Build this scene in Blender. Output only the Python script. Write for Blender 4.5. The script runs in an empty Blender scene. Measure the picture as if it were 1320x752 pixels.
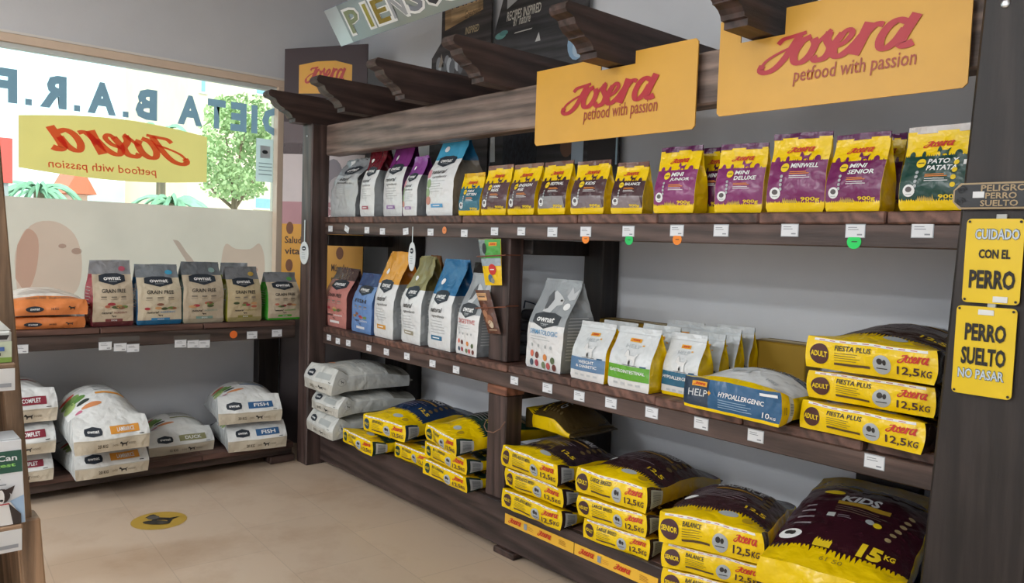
import bpy, bmesh, math, random
from mathutils import Vector, Matrix, noise
from mathutils.geometry import tessellate_polygon
SC = bpy.context.scene
COL = SC.collection
rad = math.radians
# ------------------------------------------------------------------ camera
FPX, YAW, PIT, ROL = 1004.78, .8504, -.0588, .0349
CAM = Vector((3.4338, -2.4506, 1.5))
F_ = Vector((-math.sin(YAW)*math.cos(PIT), math.cos(YAW)*math.cos(PIT), math.sin(PIT)))
R0 = F_.cross(Vector((0, 0, 1))).normalized(); U0 = R0.cross(F_)
R_ = R0*math.cos(ROL)+U0*math.sin(ROL); U_ = U0*math.cos(ROL)-R0*math.sin(ROL)
cam = bpy.data.cameras.new('camera'); co = bpy.data.objects.new('camera', cam); COL.objects.link(co)
M = Matrix((R_, U_, -F_)).transposed().to_4x4(); M.translation = CAM; co.matrix_world = M
cam.sensor_width = 36; cam.lens = FPX*36/1320; cam.clip_start = .05; cam.clip_end = 300
SC.camera = co
# ------------------------------------------------------------------ light
SC.view_settings.view_transform = 'Standard'; SC.view_settings.look = 'None'
SC.view_settings.exposure = 0.36; SC.view_settings.gamma = 1; SC.view_settings.use_curve_mapping = False
W = bpy.data.worlds.new('sky'); SC.world = W; W.use_nodes = True
bg = W.node_tree.nodes['Background']; bg.inputs[0].default_value = (.74, .96, 1.0, 1); bg.inputs[1].default_value = 1.75
def lamp(name, kind, loc, energy, color=(1, 1, 1), size=None, rot=(0, 0, 0)):
    l = bpy.data.lights.new(name, kind); l.energy = energy; l.color = color
    if size: l.shape = 'RECTANGLE'; l.size, l.size_y = size
    o = bpy.data.objects.new(name, l); o.location = loc; o.rotation_euler = rot; COL.objects.link(o); return o
s = lamp('sun', 'SUN', (0, 0, 10), 2.5, (1, .95, .88), rot=(rad(18), rad(38), 0)); s.data.angle = rad(2)
for x, y, e in ((2.0, -1.7, 8), (-.3, -4.4, 55), (2.4, -4.4, 50), (-.3, -6.4, 80), (2.4, -6.4, 80)):  # unseen lamps; the back rows are added to light the shelf backs
    lamp('unseen_ceiling_lamp', 'AREA', (x, y, 3.28), e, (.96, .985, 1), (1.2, .5))
try: SC.cycles.use_denoising = True; SC.cycles.max_bounces = 8; SC.cycles.transparent_max_bounces = 16
except Exception: pass

D = .66       # main wall plane y
XW = -2.0     # window wall plane x
ZT, ZM, ZB, ZL, ZQ = 1.647, .925, .25, .955, .135     # shelf tops

def ray(a, b): return F_ + R_*((a-660)/FPX) - U_*((b-376)/FPX)
def at(ax, v, a, b):
    d = ray(a, b); t = (v-CAM[ax])/d[ax]; return CAM+d*t
def pxy(p):
    d = Vector(p)-CAM; w = d.dot(F_); return 660+FPX*d.dot(R_)/w, 376-FPX*d.dot(U_)/w
# ------------------------------------------------------------------ materials
def lin(h):
    h = h.lstrip('#'); c = [int(h[i:i+2], 16)/255 for i in (0, 2, 4)]
    return tuple((x/12.92 if x <= .04045 else ((x+.055)/1.055)**2.4) for x in c)+(1,)
_m = {}
def mat(h, rough=.5, kind='plain'):
    key = (h, rough, kind)
    if key in _m: return _m[key]
    m = bpy.data.materials.new(kind+'_'+h.strip('#')); m.use_nodes = True; nt = m.node_tree; N = nt.nodes; L = nt.links
    p = N['Principled BSDF']; p.inputs['Base Color'].default_value = lin(h); p.inputs['Roughness'].default_value = rough
    tc = N.new('ShaderNodeTexCoord'); mp = N.new('ShaderNodeMapping'); L.new(tc.outputs['Object'], mp.inputs[0])
    def bump(src, strength, dist):
        b = N.new('ShaderNodeBump'); b.inputs['Strength'].default_value = strength; b.inputs['Distance'].default_value = dist
        L.new(src, b.inputs['Height']); L.new(b.outputs[0], p.inputs['Normal'])
    def nz(scale, detail=4, rough=.6, vec=None):
        n = N.new('ShaderNodeTexNoise'); n.inputs['Scale'].default_value = scale; n.inputs['Detail'].default_value = detail
        n.inputs['Roughness'].default_value = rough; L.new(vec or mp.outputs[0], n.inputs['Vector']); return n
    def ramp(src, stops):
        r = N.new('ShaderNodeValToRGB'); e = r.color_ramp.elements
        while len(e) < len(stops): e.new(.5)
        for i, (q, c) in enumerate(stops): e[i].position = q; e[i].color = lin(c) if isinstance(c, str) else c
        L.new(src, r.inputs[0]); return r
    if kind in ('film', 'paperbag'):       # crinkled packaging
        a = nz(14, 3, .55); v = N.new('ShaderNodeTexVoronoi'); v.feature = 'SMOOTH_F1'; v.inputs['Scale'].default_value = 22
        wv = N.new('ShaderNodeVectorMath'); wv.operation = 'ADD'; L.new(mp.outputs[0], wv.inputs[0])
        n2 = nz(9, 2); sc = N.new('ShaderNodeVectorMath'); sc.operation = 'SCALE'; sc.inputs[3].default_value = .12
        L.new(n2.outputs['Color'], sc.inputs[0]); L.new(sc.outputs[0], wv.inputs[1]); L.new(wv.outputs[0], v.inputs['Vector'])
        ad = N.new('ShaderNodeMath'); ad.operation = 'ADD'; L.new(a.outputs[0], ad.inputs[0]); L.new(v.outputs['Distance'], ad.inputs[1])
        bump(ad.outputs[0], .55 if kind == 'film' else .4, .012)
    elif kind.startswith('wood'):
        ax = 'XYZ'.index(kind[4]); scl = [16, 16, 16]; scl[ax] = 1.1; mp.inputs['Scale'].default_value = scl
        n = nz(2.2, 8, .7); w2 = N.new('ShaderNodeTexWave'); w2.wave_type = 'BANDS'; w2.bands_direction = 'DIAGONAL'
        w2.inputs['Scale'].default_value = .55; w2.inputs['Distortion'].default_value = 9; w2.inputs['Detail'].default_value = 3
        L.new(mp.outputs[0], w2.inputs['Vector'])
        mx = N.new('ShaderNodeMath'); mx.operation = 'MULTIPLY_ADD'; mx.inputs[1].default_value = .35
        L.new(w2.outputs['Fac'], mx.inputs[0]); L.new(n.outputs[0], mx.inputs[2])
        c = lin(h); dk = tuple(x*.5 for x in c[:3])+(1,); lt = tuple(min(1, x*1.5+.004) for x in c[:3])+(1,)
        r = ramp(mx.outputs[0], [(.42, dk), (.68, c), (.95, lt)])
        n3 = nz(5, 2, .5, tc.outputs['Object']); mix = N.new('ShaderNodeMixRGB'); mix.blend_type = 'MULTIPLY'; mix.inputs[0].default_value = .6
        r3 = ramp(n3.outputs[0], [(.35, (.65, .62, .62, 1)), (.6, (1, 1, 1, 1))]); L.new(r.outputs[0], mix.inputs[1]); L.new(r3.outputs[0], mix.inputs[2])
        L.new(mix.outputs[0], p.inputs['Base Color']); bump(mx.outputs[0], .35, .006)
    elif kind == 'wall':
        n = nz(1.3, 5); c = lin(h); r = ramp(n.outputs[0], [(.3, tuple(x*.9 for x in c[:3])+(1,)), (.7, c)]); L.new(r.outputs[0], p.inputs['Base Color'])
        n2 = nz(60, 3); bump(n2.outputs[0], .12, .004)
    elif kind == 'leaf':
        n = nz(1.5, 3); c = lin(h); r = ramp(n.outputs[0], [(.3, tuple(x*.55 for x in c[:3])+(1,)), (.7, c)]); L.new(r.outputs[0], p.inputs['Base Color'])
    elif kind == 'fur':
        mp.inputs['Scale'].default_value = (30, 30, 9); n = nz(3, 8, .75); c = lin(h)
        r = ramp(n.outputs[0], [(.4, tuple(x*.35 for x in c[:3])+(1,)), (.7, tuple(min(1, x*3) for x in c[:3])+(1,))]); L.new(r.outputs[0], p.inputs['Base Color'])
    elif kind == 'grainpaper':
        mp.inputs['Scale'].default_value = (2, 2, 30); n = nz(2, 5); c = lin(h)
        r = ramp(n.outputs[0], [(.35, tuple(x*.7 for x in c[:3])+(1,)), (.65, c)]); L.new(r.outputs[0], p.inputs['Base Color'])
    elif kind == 'translucent':            # vinyl film / stickers on the window pane
        t = N.new('ShaderNodeBsdfTranslucent'); t.inputs[0].default_value = lin(h)
        mixs = N.new('ShaderNodeMixShader'); mixs.inputs[0].default_value = .86
        n = nz(3, 3); r = ramp(n.outputs[0], [(.3, tuple(x*.93 for x in lin(h)[:3])+(1,)), (.7, lin(h))]); L.new(r.outputs[0], p.inputs['Base Color']); L.new(r.outputs[0], t.inputs[0])
        out = N['Material Output']; L.new(p.outputs[0], mixs.inputs[1]); L.new(t.outputs[0], mixs.inputs[2]); L.new(mixs.outputs[0], out.inputs[0])
    elif kind == 'tint':                   # see-through ink printed on the film
        t = N.new('ShaderNodeBsdfTransparent'); t.inputs[0].default_value = lin(h); L.new(t.outputs[0], N['Material Output'].inputs[0])
    elif kind == 'glass':
        t = N.new('ShaderNodeBsdfTransparent'); t.inputs[0].default_value = (.94, .98, .97, 1)
        g = N.new('ShaderNodeBsdfGlossy'); g.inputs['Roughness'].default_value = .02
        fr = N.new('ShaderNodeFresnel'); fr.inputs[0].default_value = 1.35
        mixs = N.new('ShaderNodeMixShader'); L.new(fr.outputs[0], mixs.inputs[0]); L.new(t.outputs[0], mixs.inputs[1]); L.new(g.outputs[0], mixs.inputs[2])
        L.new(mixs.outputs[0], N['Material Output'].inputs[0])
    elif kind == 'metal':
        p.inputs['Metallic'].default_value = 1
    elif kind == 'foil':
        p.inputs['Metallic'].default_value = .75; a = nz(5, 3); bump(a.outputs[0], .2, .01)
    elif kind == 'floor':
        br = N.new('ShaderNodeTexBrick'); br.offset = .5; br.inputs['Scale'].default_value = 1; br.inputs['Mortar Size'].default_value = .0028
        br.inputs['Mortar Smooth'].default_value = .4; br.inputs['Brick Width'].default_value = .66; br.inputs['Row Height'].default_value = .44
        c = lin(h); br.inputs['Color1'].default_value = c; br.inputs['Color2'].default_value = tuple(x*.93 for x in c[:3])+(1,); br.inputs['Mortar'].default_value = tuple(x*.8 for x in c[:3])+(1,)
        mp.inputs['Rotation'].default_value = (0, 0, rad(4)); L.new(mp.outputs[0], br.inputs['Vector'])
        n = nz(2.1, 6, .65, tc.outputs['Object']); r = ramp(n.outputs[0], [(.33, (.82, .75, .68, 1)), (.5, (1, 1, 1, 1)), (.75, (1.0, .97, .93, 1))])
        mix = N.new('ShaderNodeMixRGB'); mix.blend_type = 'MULTIPLY'; mix.inputs[0].default_value = .75
        L.new(br.outputs[0], mix.inputs[1]); L.new(r.outputs[0], mix.inputs[2])
        n4 = nz(.9, 3, .5, tc.outputs['Object']); r4 = ramp(n4.outputs[0], [(.36, (.70, .60, .50, 1)), (.44, (1, 1, 1, 1))])
        mix2 = N.new('ShaderNodeMixRGB'); mix2.blend_type = 'MULTIPLY'; mix2.inputs[0].default_value = .5
        L.new(mix.outputs[0], mix2.inputs[1]); L.new(r4.outputs[0], mix2.inputs[2])
        L.new(mix2.outputs[0], p.inputs['Base Color']); bump(n.outputs[0], .05, .01)
    else:
        n = nz(8, 2); c = lin(h); r = ramp(n.outputs[0], [(.3, tuple(x*.94 for x in c[:3])+(1,)), (.7, c)]); L.new(r.outputs[0], p.inputs['Base Color'])
    _m[key] = m; return m
def film(h): return mat(h, .27, 'film')
def pap(h): return mat(h, .6, 'plain')
# ------------------------------------------------------------------ objects
def tag(o, label, cat=None, group=None, kind=None):
    if label: o['label'] = label
    if cat: o['category'] = cat
    if group: o['group'] = group
    if kind: o['kind'] = kind
    return o
def empty(name, loc, rz=0):
    o = bpy.data.objects.new(name, None); o.empty_display_size = .05; o.location = loc; o.rotation_euler = (0, 0, rz); COL.objects.link(o); return o
def wloc(o):
    v = Vector((0, 0, 0))
    while o: v += o.location; o = o.parent
    return v
def link(name, bm, mats, parent=None, world=True, smooth=None):
    """bm in world coordinates (world=True) or in the parent's own coordinates"""
    if parent and world: bmesh.ops.translate(bm, vec=-wloc(parent), verts=bm.verts)
    me = bpy.data.meshes.new(name); bm.to_mesh(me); bm.free()
    for m in (mats if isinstance(mats, (list, tuple)) else [mats]): me.materials.append(m)
    if smooth is not None:
        for f in me.polygons: f.use_smooth = True
        me.set_sharp_from_angle(angle=rad(smooth))
    o = bpy.data.objects.new(name, me); COL.objects.link(o)
    if parent: o.parent = parent
    return o
def copy_tree(o, parent=None):
    c = o.copy(); COL.objects.link(c)
    if parent: c.parent = parent
    for ch in list(o.children): copy_tree(ch, c)
    return c
def add_box(bm, x0, x1, y0, y1, z0, z1, bev=.004, mi=0, seg=1):
    g = bmesh.ops.create_cube(bm, size=1); vs = g['verts']
    for v in vs: v.co = Vector(((x0+x1)/2+v.co.x*(x1-x0), (y0+y1)/2+v.co.y*(y1-y0), (z0+z1)/2+v.co.z*(z1-z0)))
    es = list({e for v in vs for e in v.link_edges})
    for f in {f for v in vs for f in v.link_faces}: f.material_index = mi
    if bev: bmesh.ops.bevel(bm, geom=es, offset=bev, segments=seg, affect='EDGES', profile=.5)
    return vs
def box(name, m, parent, *a, **k):
    bm = bmesh.new(); add_box(bm, *a, **k); return link(name, bm, m, parent)
def add_tube(bm, pts, r, n=8, mi=0):
    pts = [Vector(p) for p in pts]; rings = []
    for i, p in enumerate(pts):
        t = (pts[min(i+1, len(pts)-1)]-pts[max(i-1, 0)]).normalized()
        a = t.orthogonal().normalized() if i == 0 else (prev-t*prev.dot(t)).normalized()
        prev = a; b = t.cross(a); rr = r[i] if isinstance(r, (list, tuple)) else r
        rings.append([bm.verts.new(p+(a*math.cos(q*2*math.pi/n)+b*math.sin(q*2*math.pi/n))*rr) for q in range(n)])
    for A, B in zip(rings, rings[1:]):
        for q in range(n):
            f = bm.faces.new((A[q], A[(q+1) % n], B[(q+1) % n], B[q])); f.material_index = mi
    bm.faces.new(rings[0][::-1]).material_index = mi; bm.faces.new(rings[-1]).material_index = mi
def add_prism(bm, pts, fn0, fn1, mi=0):
    """pts 2D outline -> solid between fn0(p) and fn1(p)"""
    A = [bm.verts.new(fn0(p)) for p in pts]; B = [bm.verts.new(fn1(p)) for p in pts]; n = len(pts); fs = []
    tri = tessellate_polygon([[Vector((p[0], p[1], 0)) for p in pts]])
    for t in tri:
        fs.append(bm.faces.new([A[i] for i in t])); fs.append(bm.faces.new([B[i] for i in reversed(t)]))
    for i in range(n): fs.append(bm.faces.new((A[i], A[(i+1) % n], B[(i+1) % n], B[i])))
    for f in fs: f.material_index = mi
    bmesh.ops.recalc_face_normals(bm, faces=fs)
def catmull(pts, n=5):
    P = [Vector((p[0], p[1])) for p in pts]; P = [P[0]*2-P[1]]+P+[P[-1]*2-P[-2]]; out = []
    for i in range(1, len(P)-2):
        for k in range(n):
            t = k/n; a, b, c, d = P[i-1:i+3]
            out.append(.5*((2*b)+(c-a)*t+(2*a-5*b+4*c-d)*t*t+(3*b-a-3*c+d)*t**3))
    out.append(P[-2]); return out
# ------------------------------------------------------------------ printing on surfaces
_tx = {}
def text_mesh(s, bold=0, shear=0):
    k = (s, bold, shear)
    if k in _tx: return _tx[k]
    cu = bpy.data.curves.new('t', 'FONT'); cu.body = s; cu.offset = bold+.008; cu.shear = shear; cu.resolution_u = 2
    o = bpy.data.objects.new('t', cu); COL.objects.link(o); dg = bpy.context.evaluated_depsgraph_get(); dg.update()
    me = o.evaluated_get(dg).to_mesh(); vs = [(v.co.x, v.co.y) for v in me.vertices]; fs = [tuple(p.vertices) for p in me.polygons]
    o.evaluated_get(dg).to_mesh_clear(); bpy.data.objects.remove(o); bpy.data.curves.remove(cu)
    x0 = min(v[0] for v in vs); x1 = max(v[0] for v in vs); y0 = min(v[1] for v in vs); y1 = max(v[1] for v in vs)
    vs = [((x-x0)/(x1-x0), (y-y0)/(y1-y0)) for x, y in vs]; _tx[k] = (vs, fs); return vs, fs
JOS = [([(.12, .56), (.2, .66), (.38, .69), (.66, .73)], 0.126), ([(.54, .70), (.46, .44), (.36, .16), (.22, -.03), (.04, -.09), (-.09, -.02), (-.08, .10)], 0.160), ([(-.10, .07), (.0, .22), (.22, .35), (.5, .45)], 0.076),
       ([(.80, .61), (.64, .53), (.56, .28), (.62, .07), (.77, .03), (.9, .16), (.94, .4), (.865, .55)], 0.168),
       ([(.92, .36), (1.04, .50), (1.18, .68)], 0.101), ([(1.16, .64), (1.16, .46), (1.29, .26), (1.25, .06), (1.08, .02), (.98, .12)], 0.168),
       ([(1.36, .25), (1.54, .33), (1.63, .50), (1.54, .61), (1.42, .52)], 0.126), ([(1.44, .55), (1.35, .3), (1.42, .07), (1.56, .04), (1.72, .19), (1.84, .42)], 0.168),
       ([(1.90, .68), (1.86, .3), (1.82, .0)], 0.210), ([(1.86, .28), (1.94, .5), (2.05, .61), (2.18, .57)], 0.151),
       ([(2.58, .55), (2.42, .61), (2.28, .5), (2.22, .26), (2.28, .07), (2.4, .04), (2.52, .17), (2.60, .4)], 0.168), ([(2.72, .68), (2.63, .3), (2.62, .1), (2.72, .03), (2.84, .08)], 0.202)]
def josera_mesh():
    if 'J' in _tx: return _tx['J']
    S = []
    for pts, w in JOS:
        P = [Vector((p.x+.28*p.y, p.y)) for p in catmull(pts, 4)]; vs = []
        for i, p in enumerate(P):
            t = (P[min(i+1, len(P)-1)]-P[max(i-1, 0)]).normalized(); nn = Vector((-t.y, t.x))
            ww = w*(.66+.34*abs(t.y)); vs += [tuple(p+nn*ww/2), tuple(p-nn*ww/2)]
        S.append((vs, [(2*i, 2*i+1, 2*i+3, 2*i+2) for i in range(len(P)-1)]))
    al = [v for vs, _ in S for v in vs]
    x0 = min(v[0] for v in al); x1 = max(v[0] for v in al); y0 = min(v[1] for v in al); y1 = max(v[1] for v in al)
    _tx['J'] = [([((x-x0)/(x1-x0), (y-y0)/(y1-y0)) for x, y in vs], fs) for vs, fs in S]; return _tx['J']
DOG = [(0, .55), (.05, .9), (.12, 1), (.22, .93), (.3, .8), (.36, .66), (.75, .66), (.9, .8), (1, .82), (.9, .62), (.86, .5), (.9, .05), (.8, .05), (.76, .34), (.66, .4), (.44, .36), (.4, .05), (.3, .05), (.28, .4), (.2, .56), (.1, .6)]
class Print:
    """flat artwork in panel metres; (w,h) size of the panel"""
    def __init__(s, w, h): s.w, s.h, s.items = w, h, []
    def mesh(s, vs, fs, m, z):
        out = []
        for f in fs:
            a = sum(vs[f[i]][0]*vs[(f+f[:1])[i+1]][1]-vs[(f+f[:1])[i+1]][0]*vs[f[i]][1] for i in range(len(f)))
            out.append(f if a > 0 else f[::-1])
        s.items.append((vs, out, m, z)); return s
    def poly(s, pts, m, z=1):
        tri = tessellate_polygon([[Vector((p[0], p[1], 0)) for p in pts]]); return s.mesh(pts, [tuple(t) for t in tri], m, z)
    def rect(s, x, y, w, h, m, z=1, sk=0): return s.mesh([(x, y), (x+w, y), (x+w+sk, y+h), (x+sk, y+h)], [(0, 1, 2, 3)], m, z)
    def ell(s, cx, cy, rx, ry, m, z=1, n=16): return s.mesh([(cx+rx*math.cos(2*math.pi*i/n), cy+ry*math.sin(2*math.pi*i/n)) for i in range(n)], [tuple(range(n))], m, z)
    def text(s, t, x, y, w, h, m, z=3, bold=0, shear=0):
        vs, fs = text_mesh(t, bold, shear); return s.mesh([(x+a*w, y+b*h) for a, b in vs], fs, m, z)
    def josera(s, x, y, w, h, m, z=3):
        for k, (vs, fs) in enumerate(josera_mesh()): s.mesh([(x+a*w, y+b*h) for a, b in vs], fs, m, z+.15*k)
        return s
    def dog(s, x, y, w, h, m, z=3, flip=False): return s.poly([(x+((1-a) if flip else a)*w, y+b*h) for a, b in DOG], m, z)
    def fringe(s, x0, x1, y0, y1, amp, m, z=2, seed=1, n=26):
        """patch from y0 (flat) to y1 (ragged)"""
        r = random.Random(seed); vs = []; fs = []
        for i in range(n*2+1):
            x = x0+(x1-x0)*i/(n*2); vs += [(x, y0), (x, y1+(amp*r.uniform(.3, 1) if i % 2 else -amp*r.random()*.3))]
        for i in range(n*2): fs.append((2*i, 2*i+2, 2*i+3, 2*i+1))
        return s.mesh(vs, fs, m, z)
    def lines(s, x, y, w, n, dy, m, z=2, th=.0022, seed=3):
        r = random.Random(seed)
        for i in range(n): s.rect(x, y-i*dy, w*r.uniform(.6, 1), th, m, z)
        return s
    def bake(s, bm, mats, fn, nu=0, nv=0, off=.0008, clip=True):
        t = bmesh.new()
        for vs, fs, m, z in s.items:
            if m not in mats: mats.append(m)
            mi = mats.index(m); V = [t.verts.new((v[0], v[1], z)) for v in vs]
            for f in fs:
                try: t.faces.new([V[i] for i in f]).material_index = mi
                except ValueError: pass
        def cut(co, no, out=False):
            bmesh.ops.bisect_plane(t, geom=t.verts[:]+t.edges[:]+t.faces[:], plane_co=co, plane_no=no, clear_outer=out, dist=1e-6)
        if clip:
            e = .001
            cut((e, 0, 0), (-1, 0, 0), True); cut((s.w-e, 0, 0), (1, 0, 0), True); cut((0, e, 0), (0, -1, 0), True); cut((0, s.h-e, 0), (0, 1, 0), True)
        for i in range(1, nu): cut((s.w*i/nu, 0, 0), (1, 0, 0))
        for i in range(1, nv): cut((0, s.h*i/nv, 0), (0, 1, 0))
        idx = {}
        for v in t.verts: idx[v] = bm.verts.new(fn(v.co.x/s.w, v.co.y/s.h, off*v.co.z))
        for f in t.faces:
            try: g = bm.faces.new([idx[v] for v in f.verts])
            except ValueError: continue
            g.material_index = f.material_index; g.smooth = True
        bad = [f for f in bm.faces if f.calc_area() < 1e-10]
        t.free()
# ------------------------------------------------------------------ bag forms: a box (a,b,c in -1..1) bent into a bag
def sm(x, a, b): x = max(0, min(1, (x-a)/(b-a))); return x*x*(3-2*x)
class Bag:
    def __init__(s, w, d, h, seed, crumple=.004, lean=0, taper=.35, slump=0, bulge=.012, topw=1.0):
        s.w, s.d, s.h, s.seed, s.cr, s.lean, s.taper, s.slump, s.bulge, s.topw = w, d, h, seed, crumple, lean, taper, slump, bulge, topw
        s.n = (max(8, round(w/.014)), max(6, round(d/.02)), max(12, round(h/.014)))
    def pos(s, a, b, c):
        t = (c+1)/2; k = sm(t, s.taper, 1.02)
        dp = s.d*(1-.93*k); base = 1-.05*max(0, 1-t/.05)**2
        g = min(.75, s.d*.85/s.w)*k
        x = a*s.w/2*(1-g*(1-b*b)*(1 if abs(a) > .5 else abs(a)*2))*base*(1+(s.topw-1)*t)
        yb = b*(s.bulge*(1-a*a)*math.sin(math.pi*min(1, t*1.15))*(1-.8*k))
        y = s.d/2+b*dp/2*base+yb+s.lean*t
        z = t*s.h-s.slump*s.h*t*t*(a*.5)
        p = Vector((x, y, z)); q = Vector((s.seed*3.1, s.seed*1.7, s.seed))
        n = noise.noise_vector(p*9+q)*s.cr*(.35+.9*t)+noise.noise_vector(p*26+q)*s.cr*.45*(.3+t)
        n.z *= .4*sm(t, 0, .1); n *= sm(t, -.03, .15)
        return p+n
    lying = False
class Sack:
    def __init__(s, w, l, h, seed, crumple=.005, slope=0, bulge=.35, back=.7, tilt=0):
        s.w, s.l, s.h, s.seed, s.cr, s.slope, s.bulge, s.back, s.tilt = w, l, h, seed, crumple, slope, bulge, back, tilt
        s.n = (max(10, round(w/.016)), max(14, round(l/.018)), max(7, round(h/.012)))
    def pos(s, a, b, c):
        u = (b+1)/2; t = (c+1)/2; e = sm(u, 0, .22)
        hp = s.h*(1+s.bulge*math.sin(math.pi*min(1, u*1.05))*(1-a*a*.6))*(1-s.back*sm(u, .62, 1))
        edge = abs(a)**3*e
        z0 = .12*hp*edge; z1 = hp*(1-.30*edge)
        z = z0+(z1-z0)*t
        x = a*s.w/2*(1+.035*(1-c*c))*(1-.03*sm(u, .7, 1))
        y = u*s.l-(1-u)**6*(.012*(1-a*a)*(1-c*c)*1.2)
        if s.slope: y += s.slope*(1-u)**5*max(0, t-.42)**1.3
        z += s.tilt*u
        p = Vector((x, y, z)); q = Vector((s.seed*2.3, s.seed*1.1, s.seed*.7))
        n = noise.noise_vector(p*7+q)*s.cr+noise.noise_vector(p*21+q)*s.cr*.4
        n *= sm(t, -.1, .35)
        n.y += noise.noise(Vector((p.x, 0, p.z))*11+q)*.012*(1-u)**4
        return p+n
    lying = True
FACES = {'front': lambda u, v: (2*u-1, -1, 2*v-1), 'back': lambda u, v: (1-2*u, 1, 2*v-1), 'right': lambda u, v: (1, 2*u-1, 2*v-1),
         'left': lambda u, v: (-1, 1-2*u, 2*v-1), 'top': lambda u, v: (2*u-1, 2*v-1, 1), 'bottom': lambda u, v: (2*u-1, 1-2*v, -1)}
AX = {'front': (0, 2), 'back': (0, 2), 'right': (1, 2), 'left': (1, 2), 'top': (0, 1), 'bottom': (0, 1)}
def bag_mesh(form, zone, prints):
    """zone(face,u,v)->material ; prints: {face: Print}"""
    bm = bmesh.new(); mats = []; cache = {}
    def vert(abc):
        k = tuple(round(x, 4) for x in abc)
        if k not in cache: cache[k] = bm.verts.new(form.pos(*abc))
        return cache[k]
    for f, fn in FACES.items():
        nu, nv = form.n[AX[f][0]], form.n[AX[f][1]]
        for i in range(nu):
            for j in range(nv):
                m = zone(f, (i+.5)/nu, (j+.5)/nv)
                if m not in mats: mats.append(m)
                q = [vert(fn(x/nu, y/nv)) for x, y in ((i, j), (i+1, j), (i+1, j+1), (i, j+1))]
                if len(set(q)) > 2:
                    try: bm.faces.new(q).material_index = mats.index(m)
                    except ValueError: pass
    for f, pr in prints.items():
        fn = FACES[f]
        nu, nv = form.n[AX[f][0]], form.n[AX[f][1]]; gp = {}
        def g(i, j, fn=fn, nu=nu, nv=nv, gp=gp):
            if (i, j) not in gp: gp[i, j] = form.pos(*fn(i/nu, j/nv))
            return gp[i, j]
        def put(u, v, o, g=g, nu=nu, nv=nv):
            i = min(nu-1, max(0, int(u*nu+1e-6))); j = min(nv-1, max(0, int(v*nv+1e-6))); x = u*nu-i; y = v*nv-j
            A, B, C_, D_ = g(i, j), g(i+1, j), g(i+1, j+1), g(i, j+1)
            p = (A*(1-x)+B*x)*(1-y)+(D_*(1-x)+C_*x)*y
            return p+((B-A)*(1-y)+(C_-D_)*y).cross((D_-A)*(1-x)+(C_-B)*x).normalized()*o
        pr.bake(bm, mats, put, form.n[AX[f][0]], form.n[AX[f][1]])
    return bm, mats
def face_size(form, f):
    if form.lying: d = {'front': (form.w, form.h), 'top': (form.w, form.l), 'right': (form.l, form.h), 'left': (form.l, form.h)}
    else: d = {'front': (form.w, form.h), 'right': (form.d, form.h), 'left': (form.d, form.h)}
    return d[f]
def P(form, f): return Print(*face_size(form, f))
def seal(form, m, parent, h=.016):
    """heat-sealed flat strip along the top of a stand-up bag"""
    bm = bmesh.new(); n = form.n[0]; rows = []
    for i in range(n+1):
        a = 2*i/n-1; p = (form.pos(a, -1, 1)+form.pos(a, 1, 1))/2
        r = []
        for dy, dz in ((-.004, -.006), (-.0025, h*.5), (-.002, h), (.002, h), (.0025, h*.5), (.004, -.006)):
            r.append(bm.verts.new(p+Vector((0, dy+.003*math.sin(a*5+form.seed), dz))))
        rows.append(r)
    for A, B in zip(rows, rows[1:]):
        for k in range(5): bm.faces.new((A[k], B[k], B[k+1], A[k+1]))
    bm.faces.new(rows[0]); bm.faces.new(rows[-1][::-1]); bmesh.ops.recalc_face_normals(bm, faces=bm.faces)
    return link('top_seal', bm, m, parent, world=False)
#==MAIN==
# ================================================================== setting
def wx(px, y, z):                       # x of the point at this pixel column with known y, z
    a, b = -4, 4
    for _ in range(40):
        m = (a+b)/2
        if pxy((m, y, z))[0] < px: a = m
        else: b = m
    return (a+b)/2
def wy(px, x, z):
    a, b = -3, 1.5
    for _ in range(40):
        m = (a+b)/2
        if pxy((x, m, z))[0] < px: a = m
        else: b = m
    return (a+b)/2
def wz(py, x, y):
    a, b = -.5, 3.5
    for _ in range(40):
        m = (a+b)/2
        if pxy((x, y, m))[1] > py: a = m
        else: b = m
    return (a+b)/2
WALL = mat('#d9dce1', .8, 'wall')
X1, Y0, H = 4.6, -7.2, 3.32
def struct(name, m, *boxes, parent=None):
    bm = bmesh.new()
    for b in boxes: add_box(bm, *b, bev=0)
    o = link(name, bm, m, parent); o['kind'] = 'structure'; return o
struct('floor', mat('#ccb8a3', .36, 'floor'), (XW-.2, X1+.1, Y0-.1, D+.1, -.1, 0))
struct('ceiling', mat('#e4e4e2', .9, 'wall'), (XW-.2, X1+.1, Y0-.1, D+.1, H, H+.1))
struct('wall_main', WALL, (XW, X1, D, D+.12, 0, H))
WY0, WY1, WZ0, WZ1 = -2.7, .055, .985, 2.635
struct('wall_left', WALL, (XW-.16, XW, Y0, WY0, 0, H), (XW-.16, XW, WY1, D+.12, 0, H), (XW-.16, XW, WY0, WY1, 0, WZ0), (XW-.16, XW, WY0, WY1, WZ1, H))
struct('wall_right', WALL, (X1, X1+.1, Y0, D+.12, 0, H))
struct('wall_back', WALL, (XW-.16, X1+.1, Y0-.1, Y0, 0, H))
win = empty('window_1', (XW-.06, WY0, WZ0)); win['kind'] = 'structure'
bm = bmesh.new(); fr = mat('#e2cdb8', .5); t = .05
add_box(bm, XW-.11, XW+.004, WY0, WY1, WZ1-t, WZ1, .003); add_box(bm, XW-.11, XW+.004, WY1-t, WY1, WZ0, WZ1-t, .003)
add_box(bm, XW-.11, XW+.004, WY0, WY0+t, WZ0, WZ1-t, .003); add_box(bm, XW-.11, XW+.004, WY0+t, WY1-t, WZ0, WZ0+t, .003)
link('window_frame', bm, fr, win)
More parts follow.
